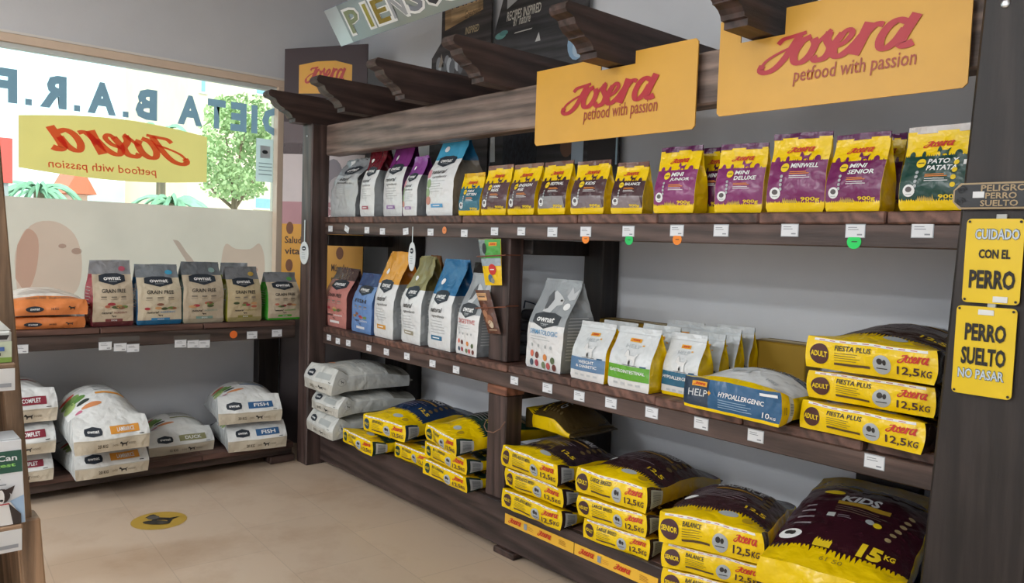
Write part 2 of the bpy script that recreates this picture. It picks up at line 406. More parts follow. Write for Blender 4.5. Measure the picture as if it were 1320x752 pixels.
box('window_bead', mat('#d3dbda', .4), win, XW-.075, XW-.02, WY0+t, WY1-t, WZ1-t-.03, WZ1-t, bev=.002)
box('pane', mat('#ffffff', 0, 'glass'), win, XW-.066, XW-.060, WY0+t, WY1-t, WZ0+t, WZ1-t, bev=0)
tr = struct('trim_1', mat('#e8e6e2', .5), (XW, XW+.008, WY0, WY1, WZ1, WZ1+.014))
# frosted film with its faint pictures
ZF = 1.69
fl = box('frosted_film', mat('#f6eae3', .6, 'translucent'), None, XW-.0595, XW-.0580, WY0+t, WY1-t-.002, WZ0+t, ZF, bev=0)
tag(fl, 'frosted film with faint puppy and cat pictures on lower half of window', 'window film')
bm = bmesh.new(); mats = [fl.data.materials[0]]; bm.from_mesh(fl.data)
pr = Print(WY1-WY0, ZF-WZ0)
tp, tp2, tp3 = mat('#f6e6e1', .6, 'tint'), mat('#f4e0da', .6, 'tint'), mat('#e2d3d0', .6, 'tint')
def fy(y): return y-WY0
def fz(z): return z-WZ0
def blob(pts, m, z): pr.poly([tuple(p) for p in catmull([(fy(a), fz(b)) for a, b in pts], 4)], m, z)
blob([(-1.60, 1.12), (-1.61, 1.35), (-1.53, 1.52), (-1.40, 1.55), (-1.29, 1.47), (-1.25, 1.30), (-1.28, 1.12), (-1.40, 1.05), (-1.55, 1.05)], tp, 1)
blob([(-1.60, 1.40), (-1.55, 1.50), (-1.49, 1.44), (-1.50, 1.25), (-1.55, 1.12), (-1.61, 1.2)], tp2, 2)
pr.ell(fy(-1.36), fz(1.40), .022, .014, tp3, 3); pr.ell(fy(-1.28), fz(1.37), .03, .02, tp3, 3)
blob([(-.70, 1.46), (-.66, 1.45), (-.61, 1.38), (-.55, 1.30), (-.50, 1.15), (-.62, 1.10), (-.60, 1.28), (-.65, 1.38)], tp3, 1)
blob([(-.36, 1.10), (-.37, 1.30), (-.34, 1.44), (-.27, 1.41), (-.16, 1.41), (-.09, 1.45), (-.05, 1.32), (-.07, 1.10), (-.2, 1.04)], tp, 1)
pr.ell(fy(-.26), fz(1.26), .03, .02, tp2, 3); pr.ell(fy(-.13), fz(1.26), .03, .02, tp2, 3)
pr.bake(bm, mats, lambda u, v, o: Vector((XW-.058+o*.6, WY0+u*(WY1-WY0), WZ0+v*(ZF-WZ0))))
bm.to_mesh(fl.data); bm.free()
for m in mats[1:]: fl.data.materials.append(m)
# lettering on the pane, read from the street (mirrored from inside)
def pane_print(pw, ph, y0, z0, draw, name, label, cat):
    pr = Print(pw, ph); draw(pr); bm = bmesh.new(); mats = []
    pr.bake(bm, mats, lambda u, v, o: Vector((XW-.0585+o, y0+pw*(1-u), z0+ph*v)), clip=False)
    o = link(name, bm, mats); tag(o, label, cat); return o
lt = mat('#8a9fb2', .5, 'translucent')
lett = empty('window_lettering', (XW-.058, -.9, 2.24)); tag(lett, 'grey mirrored lettering across the top of the shop window', 'lettering')
x = 0
for ch, w in (('D', .16), ('I', .045), ('E', .115), ('T', .125), ('A', .165), (' ', .06), ('B', .135), ('.', .045), ('A', .165), ('.', .045), ('R', .145), ('.', .045), ('F', .11), ('.', .045)):
    if ch != ' ':
        p = Print(1.9, .2)
        if ch == '.': p.rect(x+.005, 0, .035, .037, lt)
        else: p.text(ch, x, 0, w, .2, lt, bold=.045)
        bm = bmesh.new(); mats = []; p.bake(bm, mats, lambda u, v, o: Vector((XW-.0585+o, .073-1.9*u, 2.24+.2*v)), clip=False); link('letter' if ch != '.' else 'full_stop', bm, mats, lett)
    x += w+.035
yw, rd = mat('#fde08e', .5, 'translucent'), mat('#f06f5c', .5, 'translucent')
def wst(p):
    w, h = 1.115, .31
    top = [(w*k/12, h+.05*math.sin(math.pi*k/12)) for k in range(13)]; bot = [(w*k/12, -.035*math.sin(math.pi*k/12)) for k in range(12, -1, -1)]
    p.poly(bot+top[::-1] if False else top[::-1]+bot[::-1], yw, 1); p.josera(.115, .095, .86, .19, rd); p.text('petfood with passion', .33, .0, .63, .065, rd, shear=.1)
pane_print(1.115, .31, -1.592, 1.865, wst, 'window_sticker', 'yellow mirrored brand sticker on the window glass below the grey lettering', 'sticker')
# paper notice on the pane
o = box('paper_notice', mat('#f2f5f6', .6, 'translucent'), None, XW-.0575, XW-.0565, -.128, WY1-t-.005, 1.90, 2.21, bev=0)
pr = Print(.128, .31); pr.rect(.03, .17, .075, .09, pap('#c3cdd4')); pr.ell(.066, .215, .022, .014, pap('#30363c'), 2)
for q in (.13, .105, .08, .05): pr.rect(.02, q, .1, .006, pap('#8d98a2'))
bm = bmesh.new(); bm.from_mesh(o.data); mats = [o.data.materials[0]]
pr.bake(bm, mats, lambda u, v, k: Vector((XW-.0564+k, -.128+.128*u, 1.90+.31*v))); bm.to_mesh(o.data); bm.free()
for m in mats[1:]: o.data.materials.append(m)
tag(o, 'white paper notice taped to the right end of window glass', 'notice')
# ------------------------------------------------------------------ street outside
struct('ground_outside', mat('#b9b4ac', .9, 'wall'), (-60, XW-.2, -40, 40, -.15, -.05))
def house(name, label, m, x0, x1, y0, y1, z1, wins=(), roof=None, group=None):
    t = empty(name, ((x0+x1)/2, (y0+y1)/2, -.05)); tag(t, label, 'building', group)
    box('wall', m, t, x0, x1, y0, y1, -.05, z1, bev=.02)
    for (ya, yb, za, zb) in wins:
        f = box('window', mat('#e6e4de', .5), t, x1-.02, x1+.06, ya-.08, yb+.08, za-.08, zb+.08, bev=.01)
        box('pane', mat('#8fb4c8', .15), f, x1+.02, x1+.075, ya, yb, za, zb, bev=.005)
    if roof:
        bm = bmesh.new(); add_prism(bm, [(y0-.3, z1), (y1+.3, z1), ((y0+y1)/2, z1+1.2)], lambda p: Vector((x0-.3, p[0], p[1])), lambda p: Vector((x1+.3, p[0], p[1])))
        link('roof', bm, mat(roof, .8), t)
    return t
def oy(px, x): return wy2(px, x)
def wy2(px, x):
    r = ray(px, 180); return (CAM+r*((x-CAM.x)/r.x)).y
def oz(px, py, x):
    r = ray(px, py); return (CAM+r*((x-CAM.x)/r.x)).z
Xh = -26
house('street_apartment_building', 'cream apartment facade with small blue window behind the street tree', mat('#f3dcc0', .85, 'wall'), Xh-8, Xh, oy(242, Xh), oy(242, Xh)+22, oz(300, 40, Xh),
      [(oy(329, Xh), oy(341, Xh), oz(335, 121, Xh), oz(335, 106, Xh)), (oy(343, Xh), oy(352, Xh), oz(335, 121, Xh), oz(335, 106, Xh)), (oy(330, Xh), oy(352, Xh), oz(335, 268, Xh), oz(335, 256, Xh)), (oy(258, Xh), oy(263, Xh), oz(260, 118, Xh), oz(260, 102, Xh))])
Xj = -40
house('low_house', 'pale low house far beyond the street, left of the tree', mat('#d9e6e6', .85, 'wall'), Xj-6, Xj, oy(120, Xj), oy(236, Xj), oz(200, 238, Xj), [(oy(174, Xj), oy(180, Xj), oz(176, 260, Xj), oz(176, 247, Xj))])
house('tiled_house', 'far small house with terracotta roof seen under the window sticker', mat('#e3c2b2', .85, 'wall'), Xj+3, Xj+6, oy(92, Xj+6), oy(113, Xj+6), oz(100, 250, Xj+6), roof='#d77a5e')
t = empty('street_sign', (-14, oy(5, -14), -.05)); tag(t, 'red street sign panel seen at the left end of the window', 'sign')
box('sign_post', mat('#a8a8a8', .5), t, -14.05, -13.95, oy(6, -14)-.05, oy(6, -14)+.05, -.05, oz(5, 178, -14))
box('sign_panel', mat('#e2574d', .5), t, -13.95, -13.9, oy(-20, -14), oy(15, -14), oz(5, 236, -14), oz(5, 178, -14))
def leaf_cloud(bm, c, rx, rz, n, size, r):
    for _ in range(n):
        while True:
            p = Vector((r.uniform(-1, 1), r.uniform(-1, 1), r.uniform(-1, 1)))
            if .25 < p.length < 1: break
        q = c+Vector((p.x*rx, p.y*rx, p.z*rz)); a = Vector((r.gauss(0, 1), r.gauss(0, 1), r.gauss(0, 1))).normalized(); b = a.orthogonal(); s = size*r.uniform(.6, 1.3)
        bm.faces.new([bm.verts.new(q+a*s), bm.verts.new(q+b*s*.45), bm.verts.new(q-a*s), bm.verts.new(q-b*s*.45)])
r = random.Random(5); Xt = -11
ty = oy(302, Xt); t = empty('street_tree', (Xt, ty, -.05)); tag(t, 'leafy green street tree with thin trunk seen through the window', 'tree')
bm = bmesh.new(); add_tube(bm, [(Xt, ty, -.05), (Xt+.05, ty, 1.2), (Xt-.03, ty+.03, 2.6)], [.09, .075, .05]); tk = link('trunk', bm, mat('#7a6652', .9), t)
bm = bmesh.new()
for a, b, z in ((-.5, -.4, 2.6), (.2, .6, 2.9), (.1, -.2, 3.3), (-.2, .3, 3.5)): add_tube(bm, [(Xt-.03, ty+.03, 2.0), (Xt+a*.6, ty+b*.6, z-.3), (Xt+a, ty+b, z)], [.035, .025, .012], 6)
link('branch', bm, mat('#7a6652', .9), t)
bm = bmesh.new()
for px, py, sx, sz in ((262, 205, .5, .42), (300, 175, .62, .5), (330, 150, .5, .5), (345, 200, .5, .5), (285, 235, .55, .35), (330, 235, .5, .34), (300, 145, .4, .35), (365, 170, .6, .6)):
    leaf_cloud(bm, Vector((Xt+r.uniform(-.6, .6), oy(px, Xt), oz(px, py, Xt))), sx*.95, sz, 620, .048, r)
link('foliage', bm, mat('#bcd394', .6, 'leaf'), t)
for i, (px, py, x, s, lab) in enumerate(((222, 262, -18, 1.3, 'small palm showing under right end of the window sticker'), (208, 172, -20, 1.5, 'pale palm crown between the window lettering and the street tree'), (50, 246, -20, 1.2, 'low palm tuft under left end of the window sticker'))):
    y = oy(px, x); z = oz(px, py, x); t = empty('palm_tree', (x, y, -.05)); tag(t, lab, 'palm')
    bm = bmesh.new(); add_tube(bm, [(x, y, -.05), (x, y, max(.2, z*.6)), (x, y, z)], [.16, .13, .12]); link('trunk', bm, mat('#8d7a66', .9), t)
    bm = bmesh.new()
    for k in range(30):
        a = k*2.4; up = r.uniform(.2, .9); prev = None
        for q in range(7):
            tt = q/6; c = Vector((x, y, z))+Vector((math.cos(a), math.sin(a), 0))*s*tt*.9+Vector((0, 0, s*(up*tt-1.0*tt*tt))); n = Vector((-math.sin(a), math.cos(a), 0))*s*.045*math.sin(math.pi*min(1, tt*.9+.1))
            cur = (bm.verts.new(c+n-Vector((0, 0, .06*s))), bm.verts.new(c), bm.verts.new(c-n-Vector((0, 0, .06*s))))
            if prev: bm.faces.new((prev[0], prev[1], cur[1], cur[0])); bm.faces.new((prev[1], prev[2], cur[2], cur[1]))
            prev = cur
    link('fronds', bm, mat('#9cc9a6', .6, 'leaf'), t)
# ================================================================== main shelving
WD = '#51403a'
WX, WYm, WZm = mat(WD, .5, 'woodX'), mat('#48372f', .5, 'woodY'), mat('#49393500'[:7], .5, 'woodZ')
WXh = mat('#7c6b62', .5, 'woodX'); WP = mat('#6c4c41', .55, 'woodY'); WP2 = mat('#594038', .55, 'woodY'); WDK = mat('#231c1a', .5, 'woodZ'); WR = mat('#43322d', .5, 'woodY')  # header's light tone and WDK's dark tone carry light and shade on one stain
su = empty('shelving_unit', (.6, .3, 0)); tag(su, 'long dark wooden shelving unit along main wall with carved rafters on top', 'shelving')
XL, XR = -1.248, 2.60
box('post', WZm, su, -1.385, XL, -.10, .03, 0, 2.243, bev=.008)                    # front post by the corner
bm = bmesh.new(); vs = add_box(bm, 2.555, 2.81, -.10, .03, 0, 2.9, .008)
for v in bm.verts: v.co.x += (v.co.z-.0)*.0385
link('post', bm, WDK, su)
box('end_panel', WDK, su, 2.70, 2.86, .03, D-.01, 0, 2.6, bev=.006)  # added dark panel standing in for deep shade right of the post
box('post', WZm, su, .435, .575, .035, .13, ZM+.001, 1.55, bev=.006)                # middle front posts
box('post', WZm, su, .465, .605, .02, .13, ZB, .765, bev=.006)
box('packing_block', mat('#93604a', .6, 'woodX'), su, .46, .607, .015, .14, .765, .812, bev=.005)
box('post', WDK, su, .60, .735, .53, D-.002, ZB, 1.55, bev=.006)                     # back posts
box('post', WDK, su, -1.315, -1.03, .53, D-.002, ZB, 1.55, bev=.006)
for x0 in (.50, -1.385): box('crossbeam', WDK, su, x0, x0+.135, .13 if x0 > 0 else .031, D-.002, 1.458, 1.532, bev=.004)
box('crossbeam', WDK, su, .47, .60, .13, D-.002, .74, .812, bev=.004)
box('header_beam', WXh, su, XL, 2.62, 0, .10, 2.046, 2.243, bev=.008)
def shelf(z1, z2, z3, joints, slot):
    xs = [XL]+joints+[XR]; r = random.Random(slot)
    for i, (a, b) in enumerate(zip(xs, xs[1:])):
        back = .025 if (slot == 2 and i == len(xs)-2) else r.uniform(-.006, .004)
        box('plank', WP if r.random() < .5 else WP2, su, a+.002, b-.002, back, D-.004, z2, z1-r.uniform(.001, .003), bev=.005)
    box('shelf_fascia', WX, su, XL, XR, .004, .04, z3, z2, bev=.004)
shelf(ZT, 1.607, 1.533, [wx(p, 0, 1.62) for p in (435.5, 480.4, 532, 595, 659.5, 743, 847, 977.7, 1142.7)], 1)
shelf(ZM, .888, .814, [wx(p, 0, .9) for p in (436, 480, 529.5, 587, 653.5, 735, 845, 957, 1112)], 2)
box('kick_board', mat('#3f322f', .5, 'woodX'), su, XL, XR, 0, .035, .03, ZB, bev=.005)
box('bottom_deck', WP2, su, XL, XR, .035, D-.004, .21, ZB-.001, bev=.004)
for x in (.59, 1.9, -.4): box('foot_block', WR, su, x, x+.15, -.02 if x == .59 else .05, .3, 0, .03, bev=.004)
PROF = [(D-.01, 2.425), (-.355, 2.425), (-.368, 2.412), (-.37, 2.395), (-.36, 2.383), (-.337, 2.377), (-.322, 2.372), (-.312, 2.35), (-.292, 2.332), (-.268, 2.322), (-.262, 2.316),
        (-.262, 2.311), (-.248, 2.309), (-.228, 2.299), (-.214, 2.284), (-.208, 2.269), (-.198, 2.269), (-.19, 2.267), (-.19, 2.244), (D-.01, 2.244)]
for xr in (-1.305, -.665, -.04, .612, 1.31, 1.975):
    bm = bmesh.new(); add_prism(bm, PROF, lambda p: Vector((xr-.09, p[0], p[1])), lambda p: Vector((xr, p[0], p[1])))
    link('rafter', bm, WR, su)
def screw(x, y, z, r=.007):
    bm = bmesh.new(); bmesh.ops.create_uvsphere(bm, u_segments=12, v_segments=6, radius=r)
    for v in bm.verts: v.co = Vector((x+v.co.x, y+v.co.y*.5, z+v.co.z))
    link('screw', bm, mat('#c9ccce', .3, 'metal'), su)
screw(-1.315, -.101, 2.165); screw(wx(1297, -.1, 2.2), -.101, wz(4, 2.7, -.1), .012)
bm = bmesh.new(); add_tube(bm, [at(1, .012, *q) for q in ((627, 541),)]+[at(1, -.02, *q) for q in ((624, 549), (627, 556), (636, 558), (645, 553))]+[at(1, .014, 651, 544)], .0022, 6)
link('wire_loop', bm, mat('#8f6a55', .4), su)
# ------------------------------------------------------------------ window shelf
ws = empty('window_shelf', (-1.7, -1.3, 0)); tag(ws, 'low dark wooden shelf unit under the shop window', 'shelf')
yj = [-2.55, -1.95, -1.30, -.72, -.115]
for a, b in zip(yj, yj[1:]):
    box('plank', WP2, ws, -1.955, -1.40, a+.002, b-.002, .921, ZL-.002, bev=.004)
    box('lower_plank', WP2, ws, -1.955, -1.395, a+.002, b-.002, .097, ZQ-.001, bev=.004)
WYf = mat('#453833', .5, 'woodY')
box('shelf_fascia', WYf, ws, -1.44, -1.405, -2.55, -.115, .838, .921, bev=.004)
box('lower_beam', WYf, ws, -1.46, -1.42, -2.55, -.115, .05, .097, bev=.004)
box('foot_block', WR, ws, -1.52, -1.40, -.275, -.105, 0, .05, bev=.004)
box('foot_block', WR, ws, -1.52, -1.40, -2.0, -1.85, 0, .05, bev=.004)
box('post', WDK, ws, -1.985, -1.90, -.155, -.0, 0, .838, bev=.005)
box('post', WDK, ws, -1.985, -1.90, -2.5, -2.36, 0, .838, bev=.005)
# ================================================================== signs and posters
def board(name, pts, org, ex, ez, th, m, pr, label, cat, parent=None):
    """solid board: outline pts (panel metres), artwork pr on its face"""
    nrm = ex.cross(ez).normalized()
    bm = bmesh.new(); add_prism(bm, pts, lambda p: org+ex*p[0]+ez*p[1], lambda p: org+ex*p[0]+ez*p[1]-nrm*th); mats = [m]
    if pr: pr.bake(bm, mats, lambda u, v, o: org+ex*u*pr.w+ez*v*pr.h+nrm*o)
    o = link(name, bm, mats, parent)
    if label: tag(o, label, cat)
    return o
EX, EZ = Vector((1, 0, 0)), Vector((0, 0, 1))
YJ, RJ, RP = mat('#dba63f', .4), mat('#b3202c', .4), mat('#a2442c', .4)
def sign(x0, x1, z0, z1, na, nb, zn, jl, pl, label):
    w, h = x1-x0, z1-z0; c = .012
    pts = [(c, 0), (w-c, 0), (w, c), (w, h-c), (w-c, h)]
    if zn < z1: pts += [(nb-x0, h), (nb-x0, zn-z0), (na-x0, zn-z0), (na-x0, h)]
    pts += [(0, h), (0, c)]
    p = Print(w, h); p.josera(jl[0]-x0, jl[1]-z0, jl[2]-jl[0], jl[3]-jl[1], RJ); p.text('petfood with passion', pl[0]-x0, pl[1]-z0, pl[2]-pl[0], pl[3]-pl[1], RP, shear=.12)
    return board('hanging_sign', pts, Vector((x0, -.034, z0)), EX, EZ, .006, YJ, p, label, 'sign')
sign(.80, 1.672, 1.955, 2.288, 1.19, 1.375, 2.238, (.964, 2.072, 1.50, 2.195), (1.102, 2.023, 1.496, 2.092), 'yellow brand sign hanging from header beam, the smaller left one of two')
sign(1.765, 2.592, 1.99, 2.325, 1.85, 2.02, 2.238, (1.922, 2.112, 2.46, 2.236), (2.058, 2.060, 2.45, 2.120), 'yellow brand sign hanging beside the thick right post, larger in view')
# hanging plate of the dog-food aisle
bl, br_, tl = at(1, .10, 440, 60), at(1, .10, 600, -5), at(1, -.03, 422, 12)
ex = Vector((1, 0, .0)); ezv = (tl-bl); ezv.x = 0; hh = ezv.length; ezv.normalize(); wdt = 1.55
p = Print(wdt, hh); sv, ol = mat('#e8eaec', .3), mat('#f4f5f5', .3)
p.rect(0, 0, wdt, hh, mat('#9aa1a6', .3, 'foil'), 1); p.rect(.0, 0, .16, hh, mat('#cfd5da', .3, 'foil'), 2)
for i, (ch, c) in enumerate(zip('PIENSOS', ('#8e9a78', '#a8a24a', '#94812f', '#a9adb3', '#868a94', '#3a3a40', '#6b5a4a'))):
    w = .05 if ch == 'I' else .15; x = .2+i*.172+(.05 if ch == 'I' else 0)-(.03 if i > 1 else 0)
    p.text(ch, x-.014, .035, w+.028, hh-.07, ol, 3, .03); p.text(ch, x+.006, .05, w-.012, hh-.10, pap(c), 5, .012)
org = Vector((bl.x, bl.y, bl.z))
o = board('aisle_sign', [(0, 0), (wdt, 0), (wdt, hh), (0, hh)], org, ex, ezv, .02, mat('#3b4fa0', .4), p, 'silver tilted aisle sign with outlined letters hanging above the rafters', 'sign')
bm = bmesh.new()
for q in (.25, 1.3):
    a = org+ex*q+ezv*(hh-.005); add_tube(bm, [a, Vector((a.x, a.y, H))], .0015, 5)
w_ = link('hanging_wire', bm, mat('#d8d8d8', .4), None); w_.parent = o; 
# corner standee
A = at(0, -1.93, 365, 200); B = at(1, .41, 471, 200); zt0 = at(0, -1.93, 365, 63).z; ex = Vector((B.x-A.x, B.y-A.y, 0)); wd = ex.length; ex.normalize()
zt1 = zt0+.03; p = Print(wd, zt0)
DKP, MAU, PNK = mat('#3c2c30', .5), mat('#8f8186', .5), mat('#dcd2d4', .5)
p.rect(0, 1.0, wd, .62, mat('#e4a63c', .5), 1); p.rect(0, 0, wd, 1.0, mat('#4a4244', .5), 1); p.rect(0, 1.62, wd, .56, PNK, 1); p.rect(0, 2.1, wd, .32, mat('#6d6064', .5), 1); p.rect(0, 2.33, wd, 1, DKP, 2); p.rect(0, 1.60, wd, .16, mat('#c2929a', .5), 2)
p.text('sangre y huesos', wd*.42, 1.70, .30, .035, pap('#f0e8e8'), 3, .01); p.text('en perros sanos', wd*.42, 1.635, .28, .035, pap('#f0e8e8'), 3, .01)
p.ell(wd*.62, 1.95, .07, .12, mat('#8d8790', .5), 2); p.ell(wd*.7, 1.85, .09, .1, mat('#b9b3b8', .5), 3)
p.poly([(wd*.18, 2.53), (wd*.82, 2.53), (wd*.82, 2.73), (wd*.62, 2.76), (wd*.4, 2.755), (wd*.18, 2.73)], mat('#e8ab35', .4), 3); p.josera(wd*.25, 2.60, wd*.5, .12, mat('#c0392b', .4), 4); p.text('petfood with passion', wd*.4, 2.555, wd*.3, .028, mat('#b87c2c', .4), 4)
for q, tt, xx in ((1.46, 'Salud', .04), (1.38, 'vital', .04), (1.27, 'Músculos', .62), (1.19, 'saludables', .62), (1.11, 'y fuertes', .62)): p.text(tt, wd*xx, q, .13, .05, pap('#4a3428'), 3, .01)
p.ell(wd*.1, 1.57, .028, .045, pap('#7b4d32'), 3); p.ell(wd*.72, 1.40, .028, .045, pap('#7b4d32'), 3); p.ell(wd*.1, 1.30, .028, .045, pap('#7b4d32'), 3)
board('corner_standee', [(0, 0), (wd, 0), (wd, zt1), (0, zt0)], Vector((A.x, A.y, .002)), ex, EZ, .012, DKP, p, 'tall dark brown cardboard display with yellow logo standing in room corner', 'display')
# posters on the main wall behind the rafters
yP = D-.05; SL = mat('#474243', .55, 'woodX')
def wp(px, py): q = at(1, yP, px, py); return q
o0 = Vector((wp(556, 100).x, yP, ZT+.002)); x1 = wp(633, 40).x; w = x1-o0.x
h = 3.15-ZT; s0 = wp(569, 55)
p = Print(w, h); tan = mat('#b8976b', .5, 'woodX')
c = [wp(*q) for q in ((574, 40), (623, 12), (623, -40), (574, -20))]; p.poly([(q.x-o0.x, q.z-o0.z) for q in c], tan, 1)
c = [wp(*q) for q in ((582, 29), (617, 11), (617, -20), (582, -8))]; p.poly([(q.x-o0.x, q.z-o0.z) for q in c], mat('#cfae80', .5, 'woodX'), 2)
a, b = wp(583, 11), wp(621, -10); p.text('NATURAL', a.x-o0.x, a.z-o0.z-.01, .4, .09, pap('#4a3c2c'), 3, .01); a = wp(600, 12); p.text('Greatness', a.x-o0.x, a.z-o0.z-.06, .16, .05, pap('#6b5a44'), 3, 0, .3)
a = wp(600, 45); p.text('INSPIRED', a.x-o0.x, a.z-o0.z, .14, .045, pap('#c9b896'), 3, .01, .2)
a = wp(566, 78)
for k in range(9): p.ell(a.x-o0.x+.03*k, a.z-o0.z-.03-.02*(k % 3), .03, .05, mat(('#8d9094', '#b8bcc0', '#6a6c70')[k % 3], .6), 2+k % 3)
p.poly([(a.x-o0.x, a.z-o0.z-.05), (a.x-o0.x+.03, a.z-o0.z+.04), (a.x-o0.x+.06, a.z-o0.z-.05)], pap('#9a8f84'), 4)
p.ell(.27, .42, .22, .3, mat('#4d4a4a', .6), 2)
board('wall_standee', [(0, 0), (w, 0), (w, h), (s0.x-o0.x, h), (s0.x-o0.x, s0.z-o0.z), (0, s0.z-o0.z-.09)], o0, EX, EZ, .012, SL, p, 'dark standee with tan wooden plaque behind the third rafter', 'display')
o0 = Vector((wp(637, 45).x, yP, ZT+.002)); w = wp(797, 200).x-o0.x
p = Print(w, h)
def at2(px, py): q = wp(px, py); return q.x-o0.x, q.z-o0.z
x, z = at2(653.5, 28); p.text('RECIPES INSPIRED', x, z, .30, .055, pap('#d8d6cc'), 3, .012, .2); x, z = at2(662, 34); p.text('BY', x, z, .035, .04, pap('#d8d6cc'), 3, .01, .2); p.text('nature', x+.05, z, .10, .045, pap('#d8d6cc'), 3, .004, .4); p.rect(x+.01, z-.045, .15, .006, pap('#d8d6cc'), 3, .01)
x, z = at2(654, 12); p.poly([(x, z), (x+.16, z+.06), (x+.16, z+.3), (x, z+.3)], pap('#b9bdbf'), 2)
x, z = at2(640, 48); p.ell(x+.04, z, .05, .02, pap('#6fa6a0'), 3); p.ell(x+.07, z+.012, .04, .015, pap('#5a8f8c'), 4)
x, z = at2(690, 54); p.poly([(x, z), (x+.03, z+.05), (x+.045, z)], pap('#c8c8c4'), 3)
x, z = at2(735, 60); p.ell(x+.05, z+.01, .07, .09, pap('#8fb0cc'), 3); p.ell(x+.07, z-.02, .05, .05, pap('#b9cfe0'), 4)
x, z = at2(648, 210); p.rect(x, z-.05, .30, .36, mat('#22252c', .7, 'fur'), 3)
x, z = at2(626, 210); p.poly([(.0, z), (.05, z), (.04, z+.18), (.0, z+.2)], pap('#cdd2d4'), 4)
x, z = at2(733, 212); p.ell(x-.02, z+.1, .05, .06, pap('#7a5a48'), 3); p.rect(x+.02, z, .09, .16, pap('#aebfcc'), 4); p.rect(x+.14, z-.02, .19, .2, pap('#2e2a2a'), 3); p.rect(x+.12, z+.12, .2, .1, pap('#b9b2a6'), 4); p.rect(x+.34, z-.02, .012, .3, pap('#a8c4d0'), 4)
s1 = wp(653, 0); pts = [(0, 0), (w, 0), (w, .62), (wp(757, 40).x-o0.x, .66), (wp(759, 0).x-o0.x, h), (s1.x+.04-o0.x, h), (0, wp(637, 45).z-o0.z)]
board('wall_standee', pts, o0, EX, EZ, .012, mat('#3b3a3c', .55, 'woodX'), p, 'charcoal recipe standee with white handwriting behind the fourth and fifth rafters', 'display')
# warning signs on the thick right post
EXs = Vector((1, 0, 0))
def plate(name, px0, px1, py0, py1, draw, m, label, rnd=.012):
    a, b = at(1, -.116, px0, py1), at(1, -.116, px1, py0); w, h = b.x-a.x, b.z-a.z; p = Print(w, h); draw(p, w, h)
    n = 5; pts = []
    for cx, cy, s in ((w-rnd, rnd, -90), (w-rnd, h-rnd, 0), (rnd, h-rnd, 90), (rnd, rnd, 180)):
        for k in range(n+1): q = rad(s+90*k/n); pts.append((cx+rnd*math.cos(q), cy+rnd*math.sin(q)))
    o = board(name, pts, Vector((a.x, -.116, a.z)), EX, EZ, .003, m, p, label, 'warning sign'); return o, a, w, h
YS, BK, SBL = mat('#e9c60f', .3), pap('#1d1a14'), pap('#c4d2de')
def holes(p, w, h):
    for x, y in ((.008, .008), (w-.008, .008), (.008, h-.008), (w-.008, h-.008)): p.ell(x, y, .0035, .0035, BK, 4)
def d1(p, w, h):
    p.text('CUIDADO', w*.16, h*.75, w*.78, h*.135, pap('#4d5a66'), 2, .045); p.text('CUIDADO', w*.17, h*.757, w*.76, h*.12, SBL, 4, .015)
    p.text('CON EL', w*.25, h*.53, w*.55, h*.11, BK, 3, .03); p.text('PERRO', w*.11, h*.17, w*.80, h*.225, BK, 3, .03); holes(p, w, h)
def d2(p, w, h):
    p.text('PERRO', w*.17, h*.61, w*.68, h*.2, BK, 3, .03); p.text('SUELTO', w*.13, h*.34, w*.74, h*.2, BK, 3, .03); p.text('NO PASAR', w*.09, h*.18, w*.78, h*.12, pap('#4d5a66'), 2, .04); p.text('NO PASAR', w*.1, h*.187, w*.76, h*.105, SBL, 4, .012); holes(p, w, h)
def stk(o, x, z, w, h):
    box('price_sticker', pap('#e4e6e4'), o, x, x+w, -.1185, -.1165, z, z+h, bev=.0005)
o, a, w, h = plate('warning_sign', 1239.5, 1322, 282, 389, d1, YS, 'yellow metal dog warning plate in the middle of three on the post'); stk(o, a.x+w*.55, a.z+.004, .035, .016)
box('hanging_strap', mat('#b8bcb8', .4), o, a.x+w*.5, a.x+w*.5+.025, -.112, -.103, a.z+h-.004, a.z+h+.012, bev=.001)
o, a, w, h = plate('warning_sign', 1226, 1312, 399, 505, d2, YS, 'lowest yellow metal dog warning plate on the thick right post'); stk(o, a.x+w*.37, a.z+h-.022, .038, .014)
box('hanging_strap', mat('#b8bcb8', .4), o, a.x+w*.5, a.x+w*.5+.02, -.112, -.103, a.z+h-.004, a.z+h+.012, bev=.001)
GD = mat('#a8916a', .4)
def d3(p, w, h):
    p.text('PELIGRO', w*.36, h*.66, w*.55, h*.24, GD, 3, .012); p.text('PERRO', w*.42, h*.38, w*.38, h*.23, GD, 3, .012); p.text('SUELTO', w*.36, h*.10, w*.46, h*.23, GD, 3, .012)
    for cx, cy in ((w*.11, h*.72), (w*.1, h*.28)):
        q = [(cx+.012*(1-k/22)*math.cos(k*.6), cy+.012*(1-k/22)*math.sin(k*.6)) for k in range(20)]
        for u, v in zip(q, q[1:]): p.poly([u, v, (v[0]+.003, v[1]+.002), (u[0]+.003, u[1]+.002)], pap('#0c0d10'), 3)
a, b = at(1, -.12, 1227, 270), at(1, -.12, 1335, 233); w, h = b.x-a.x, b.z-a.z
o = empty('name_plaque', (a.x, -.12, a.z)); tag(o, 'black plaque with gold lettering and rim, topmost of three on the post', 'warning sign')
def capsule(i): return [(i+h*.25, i), (w-i-h*.25, i), (w-i, h*.3), (w-i, h*.7), (w-i-h*.25, h-i), (i+h*.25, h-i), (i, h*.72), (i, h*.28)]
p = Print(w, h); d3(p, w, h)
board('gold_rim', capsule(0), Vector((a.x, -.118, a.z)), EX, EZ, .008, GD, None, None, None, o)
board('plaque_face', capsule(.005), Vector((a.x, -.1205, a.z)), EX, EZ, .002, mat('#1c1e22', .4), p, None, None, o)
